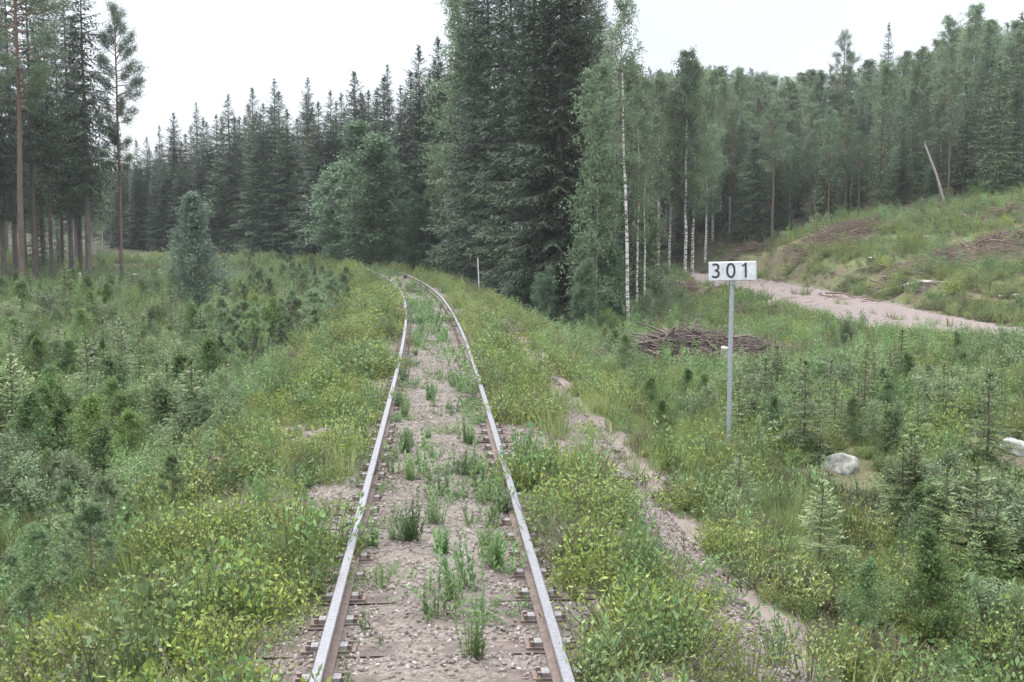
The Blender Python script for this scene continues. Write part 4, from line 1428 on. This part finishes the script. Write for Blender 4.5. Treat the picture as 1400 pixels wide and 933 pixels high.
bm = bmesh.new(); bm.from_mesh(nm)
fl = bmesh.ops.create_cube(bm, size=1)['verts']
bmesh.ops.scale(bm, vec=(.07, .024, .004), verts=fl)
bmesh.ops.rotate(bm, cent=(0, 0, 0), matrix=Matrix.Rotation(.6, 3, 'Z'), verts=fl)
bmesh.ops.translate(bm, vec=(max(xs_) - .045, max(ys_) - .034, 0), verts=fl)
bm.to_mesh(nm); bm.free()
no = bpy.data.objects.new('number', nm); COL.objects.link(no); no.parent = pl
no.rotation_euler = (PI / 2, 0, 0); no.location = (-.01, -d_ / 2 - .003, 0)
b = MB(); b.box((0, .045, -.01), (.09, .02, .05)); b.box((0, -.045, -.01), (.09, .02, .05))
bb = b.build('bracket', M_GALV, sign); bb.location = (.012, 0, Hs - h_ / 2 - .02)

# thin white post
q = at(655, 389, 60)
wz = hz(q.x, 60)
b = MB(); b.tube([(0, 0, -.3), (-.01, 0, .9), (-.06, 0, at(652, 353, 60).z - wz)], [.035, .033, .028], 8)
o = b.build('marker_post', M_WHITE); o.location = (q.x, 60, wz)
tag(o, 'thin white marker post on the bank before the dark spruces', 'post')

# ------------------------------------------------------------------ dead wood, rocks, stumps
def brush_pile(name, x, y, wx, wy, hh, n, seed, label, mat=M_TWIG, lmin=.6, lmax=1.8, rot=0):
    r = RS(seed); b = MB()
    z0 = hz(x, y)
    px_ = r.normal(size=n) * .38 * wx; py_ = r.normal(size=n) * .38 * wy
    cr, sr = math.cos(rot), math.sin(rot)
    gx_, gy_ = px_ * cr - py_ * sr, px_ * sr + py_ * cr
    gz_ = height(x + gx_, y + gy_) - z0
    dens_ = vnoise(x + gx_, y + gy_, .22 * (wx + wy) / 2 + .2, seed)
    for k in range(n):
        if dens_[k] < (.25 if wx == 5.6 else .42):
            continue
        e = math.exp(-(px_[k] / (wx * .42)) ** 2 - (py_[k] / (wy * .42)) ** 2)
        z = gz_[k] + hh * e * r.rand() ** .7
        a = rot + r.normal() * .9
        L = r.uniform(lmin, lmax); el = r.normal() * .28
        d = np.array([math.cos(a) * math.cos(el), math.sin(a) * math.cos(el), math.sin(el)])
        c = np.array([gx_[k], gy_[k], z])
        bend = r.normal(size=3) * .12 * L
        ra = r.uniform(.008, .026) if r.rand() > .08 else r.uniform(.03, .055)
        b.tube([c - d * L / 2, c + bend * .5, c + d * L / 2 + bend * .3], [ra, ra * .8, ra * .3], 4)
        for q in range(2):
            e0 = c + d * L * r.uniform(-.2, .4)
            e1 = e0 + unit(d + r.normal(size=3) * .7) * L * .3
            b.tube([e0, e1], [ra * .5, ra * .2], 3, cap=False)
    o = b.build(name, mat); o.location = (x, y, z0)
    return tag(o, label, 'brush pile')


M_TWIGB = bark('red_brown_slash', (.11, .072, .058), (.21, .155, .13), 9)
q = cast(945, 492)
brush_pile('brush_pile', q[0], q[1] + .3, 5.6, 2.2, .8, 2200, 1, 'large heap of grey brown branches left of the sign post')
q = cast(1155, 330)
if q: brush_pile('brush_pile', q[0], q[1] + .5, 8.5, 5, 1.1, 1100, 2, 'brown slash heap near the top of the mound', M_TWIGB)
q = cast(1350, 345)
if q: brush_pile('brush_pile', q[0], q[1], 11, 8, .8, 1500, 3, 'wide red brown slash heap on the slope right of the road', M_TWIGB)
q = cast(1020, 350)
if q: brush_pile('brush_pile', q[0], q[1], 4.5, 2.5, 1.1, 420, 4, 'red brown roots and twigs at the left foot of the mound', M_TWIGB)
q = cast(950, 405)
if q: brush_pile('brush_pile', q[0], q[1], 3.6, 2.5, .6, 360, 5, 'mixed brown debris heap beside the far road end', M_TWIGB)
q = cast(1020, 432)
if q: brush_pile('brush_pile', q[0], q[1], 3, 1.4, .4, 130, 6, 'low scatter of dark branches on the bank behind the sign')
q = cast(1375, 492)
if q: brush_pile('brush_pile', q[0], q[1], 3, 1.5, .5, 200, 7, 'dark dead branches on the bank at the near road end')
q = cast(300, 640)
if q: brush_pile('brush_pile', q[0] - .3, q[1], .9, 1.4, .12, 70, 8, 'few dry twigs on the bare edge of the left bank', M_TWIGB, .2, .6)
q = cast(1390, 300)
if q: brush_pile('brush_pile', q[0], q[1] + 1, 8, 4, .7, 500, 9, 'thin slash strewn high on the clearing under the forest edge', M_TWIGB)


def rock(x, y, s, seed, label, mat=M_ROCK, sink=.3):
    r = RS(seed)
    bm = bmesh.new(); bmesh.ops.create_icosphere(bm, subdivisions=4, radius=1)
    V = np.array([v.co[:] for v in bm.verts]); F = [[v.index for v in f.verts] for f in bm.faces]; bm.free()
    f = np.ones(len(V))
    for k in range(9):
        d = rdir(r, 1)[0]; c = r.uniform(.55, .85)
        dp = V @ d
        f = np.minimum(f, np.where(dp > c, c / np.maximum(dp, 1e-3), 1))
    f = f * (1 + (fbm(V[:, 0] * 3 + 9, V[:, 1] * 3 + V[:, 2] * 2, 1.0, seed, 4) - .5) * .25)
    V = V * f[:, None] * np.array(s)
    b = MB(); b.add(V, F, 0, True)
    o = b.build('boulder', mat); z = hz(x, y)
    o.location = (x, y, z + s[2] * (1 - sink * 2) * .5)
    return tag(o, label, 'boulder')


for px, py, s, sd, lb in ((1392, 622, (.32, .28, .24), 1, 'pale rounded boulder at the right end of the scrub'), (1150, 650, (.30, .24, .2), 2, 'lichen grey boulder half hidden in the scrub right of the sign post'),
                          (1312, 668, (.24, .22, .13), 7, 'flat dark rock low in the scrub between the two boulders'),
                          (305, 425, (.5, .4, .35), 3, 'grey rock near the foot of the pale willow'), (1072, 322, (.4, .3, .25), 4, 'small grey rock on the top of the mound'), (1270, 330, (.35, .3, .25), 5, 'pale stone on the slope between the slash heaps'),
                          (1345, 470, (.34, .25, .2), 6, 'whitish stone beside the near road end')):
    q = cast(px, py)
    if q:
        rock(q[0], q[1], s, sd, lb)


def stump(x, y, r_, h, seed, label, mats=None):
    r = RS(seed); b = MB()
    an = np.arange(14) * 2 * PI / 14
    rows = []
    for z, k in ((-.2, 1.5), (.04, 1.28), (.12, 1.08), (h * .7, 1.0), (h, .97)):
        rr = r_ * k * (1 + .12 * np.sin(an * 3 + seed) * (1.3 - z / h))
        rows.append(np.c_[np.cos(an) * rr, np.sin(an) * rr, np.full(14, z) + (.03 * np.sin(an) if z == h else 0)])
    V = np.concatenate(rows)
    i = np.arange(4)[:, None] * 14; j = np.arange(14)[None]
    b.add(V, np.stack([i + j, i + (j + 1) % 14, i + 14 + (j + 1) % 14, i + 14 + j], 2).reshape(-1, 4), 0)
    top = np.r_[rows[-1], [[0, 0, h]]]
    b.add(top, [(k, (k + 1) % 14, 14) for k in range(14)], 1)
    o = b.build('tree_stump', [M_SBARK if mats is None else mats, M_WOODC]); o.location = (x, y, hz(x, y))
    return tag(o, label, 'stump')


for px, py, r_, h, lb in ((990, 508, .10, .55, 'pale cut stump standing just left of the sign post'), (186, 392, .22, .8, 'grey stump in the open ground right of the slender pine'), (110, 395, .09, .9, 'tall broken pale stump before the bare trunked spruces'),
                          (1190, 362, .2, .4, 'small stump on the grassy slope of the mound'), (1265, 402, .22, .35, 'low stump beside the fallen log'), (235, 500, .2, .35, 'dark low stump among the left scrub')):
    q = cast(px, py)
    if q:
        stump(q[0], q[1], r_, h, px, lb, M_WOODC if px in (990, 110) else None)


def log(p0, p1, rad, label, name='fallen_log', mat=M_WOODC, cat='log'):
    a = np.array([p0[0], p0[1], hz(*p0) + rad * .8]); c = np.array([p1[0], p1[1], hz(*p1) + rad * .8])
    m = (a + c) / 2; m[2] = max(m[2], hz(m[0], m[1]) + rad * .5)
    b = MB()
    b.tube(np.array([a, (a + m) / 2, m, (m + c) / 2, c]) - a, [rad, rad * .95, rad * .85, rad * .7, rad * .5], 8, 0)
    for k in (.3, .6):
        s_ = (a + (c - a) * k) - a
        b.tube([s_, s_ + np.array([.05, -.1, .3])], [rad * .3, rad * .1], 4, 0)
    o = b.build(name, mat); o.location = a
    return tag(o, label, cat)


q0, q1 = cast(1193, 406), cast(1340, 394)
if q0 and q1: log(q0, q1, .11, 'long pale fallen log lying along the slope right of the road')
q0, q1 = cast(1365, 412), cast(1410, 406)
if q0 and q1: log(q0, q1, .08, 'short pale log lying behind the long fallen one')
# leaning dead trunk
q = cast(1294, 284); p0 = Vector((q[0], q[1], 0)); p1 = at(1264, 196, q[1] + 1)
zb = hz(p0.x, p0.y)
b = MB(); b.tube([(0, 0, -.2), ((p1.x - p0.x) * .5, .3, (p1.z - zb) * .5), (p1.x - p0.x, 1, p1.z - zb)], [.11, .095, .06], 8)
for k in range(9):
    t = .35 + .07 * k
    s_ = np.array([(p1.x - p0.x) * t, t, (p1.z - zb) * t])
    b.tube([s_, s_ + np.array([random.Random(k).uniform(-.5, .5), random.Random(k + 9).uniform(-.5, .5), .15])], [.02, .006], 3)
o = b.build('dead_trunk', M_WOODC); o.location = (p0.x, p0.y, zb)
tag(o, 'leaning dead grey trunk at the forest edge above the clearing', 'dead tree')

# ------------------------------------------------------------------ haze
m, t, out = nt('haze_air')
pv = nd(t, 'VolumePrincipled')
pv.inputs['Color'].default_value = (.93, .96, 1, 1)
pv.inputs['Density'].default_value = .0003
pv.inputs['Anisotropy'].default_value = .2
t.links.new(pv.outputs[0], out.inputs['Volume'])
b = MB(); b.box((0, 500, 52), (3400, 2200, 140))
hzb = b.build('haze', m)
tag(hzb, 'thin pale haze that lightens the farther trees', 'haze', kind='stuff')

# ------------------------------------------------------------------ light
w = bpy.data.worlds.new('World'); scene.world = w
w.use_nodes = True
t = w.node_tree
t.nodes.clear()
out = t.nodes.new('ShaderNodeOutputWorld'); bg = t.nodes.new('ShaderNodeBackground')
sky = t.nodes.new('ShaderNodeTexSky'); sky.sky_type = 'NISHITA'; sky.sun_disc = False
SUN_EL, SUN_AZ = math.radians(48), math.radians(-40)
sky.sun_elevation = SUN_EL; sky.sun_rotation = SUN_AZ
tc = t.nodes.new('ShaderNodeTexCoord')
sx = nd(t, 'SeparateXYZ'); t.links.new(tc.outputs['Generated'], sx.inputs[0])
elev = math_(t, 'MAXIMUM', sx.outputs[2], 0.0)
# overcast: brighter overhead than at the horizon
lum = math_(t, 'ADD', math_(t, 'MULTIPLY', math_(t, 'MULTIPLY', elev, elev), 20.0), 2.6)
nz = noise(t, tc.outputs['Generated'], 2.2, 6, .55, .4)
lum = math_(t, 'MULTIPLY', lum, math_(t, 'ADD', math_(t, 'MULTIPLY', nz, .8), .6))
cl = nd(t, 'VectorMath', operation='SCALE'); cl.inputs[0].default_value = (.965, .99, 1.05)
t.links.new(lum, cl.inputs['Scale'])
mx = mix(t, .9, sky.outputs[0], cl.outputs[0])
t.links.new(mx, bg.inputs['Color'])
bg.inputs['Strength'].default_value = .1
t.links.new(bg.outputs[0], out.inputs['Surface'])
sd = bpy.data.lights.new('sun', 'SUN'); sd.energy = .8; sd.angle = math.radians(25); sd.color = (1, .985, .96)
so = bpy.data.objects.new('sun', sd); COL.objects.link(so)
so.rotation_euler = (PI / 2 - SUN_EL, 0, PI - SUN_AZ)
so.rotation_euler = Vector((-math.sin(SUN_AZ) * -1 * math.cos(SUN_EL), math.cos(SUN_AZ) * math.cos(SUN_EL), math.sin(SUN_EL))).to_track_quat('Z', 'Y').to_euler()

scene.view_settings.view_transform = 'Standard'
scene.view_settings.look = 'None'
scene.view_settings.exposure = 1.6
scene.view_settings.gamma = 1
scene.render.engine = 'CYCLES'
c = scene.cycles
c.use_denoising = True
c.max_bounces = 4; c.diffuse_bounces = 2; c.transmission_bounces = 3; c.glossy_bounces = 2
c.use_adaptive_sampling = True; c.adaptive_threshold = .02
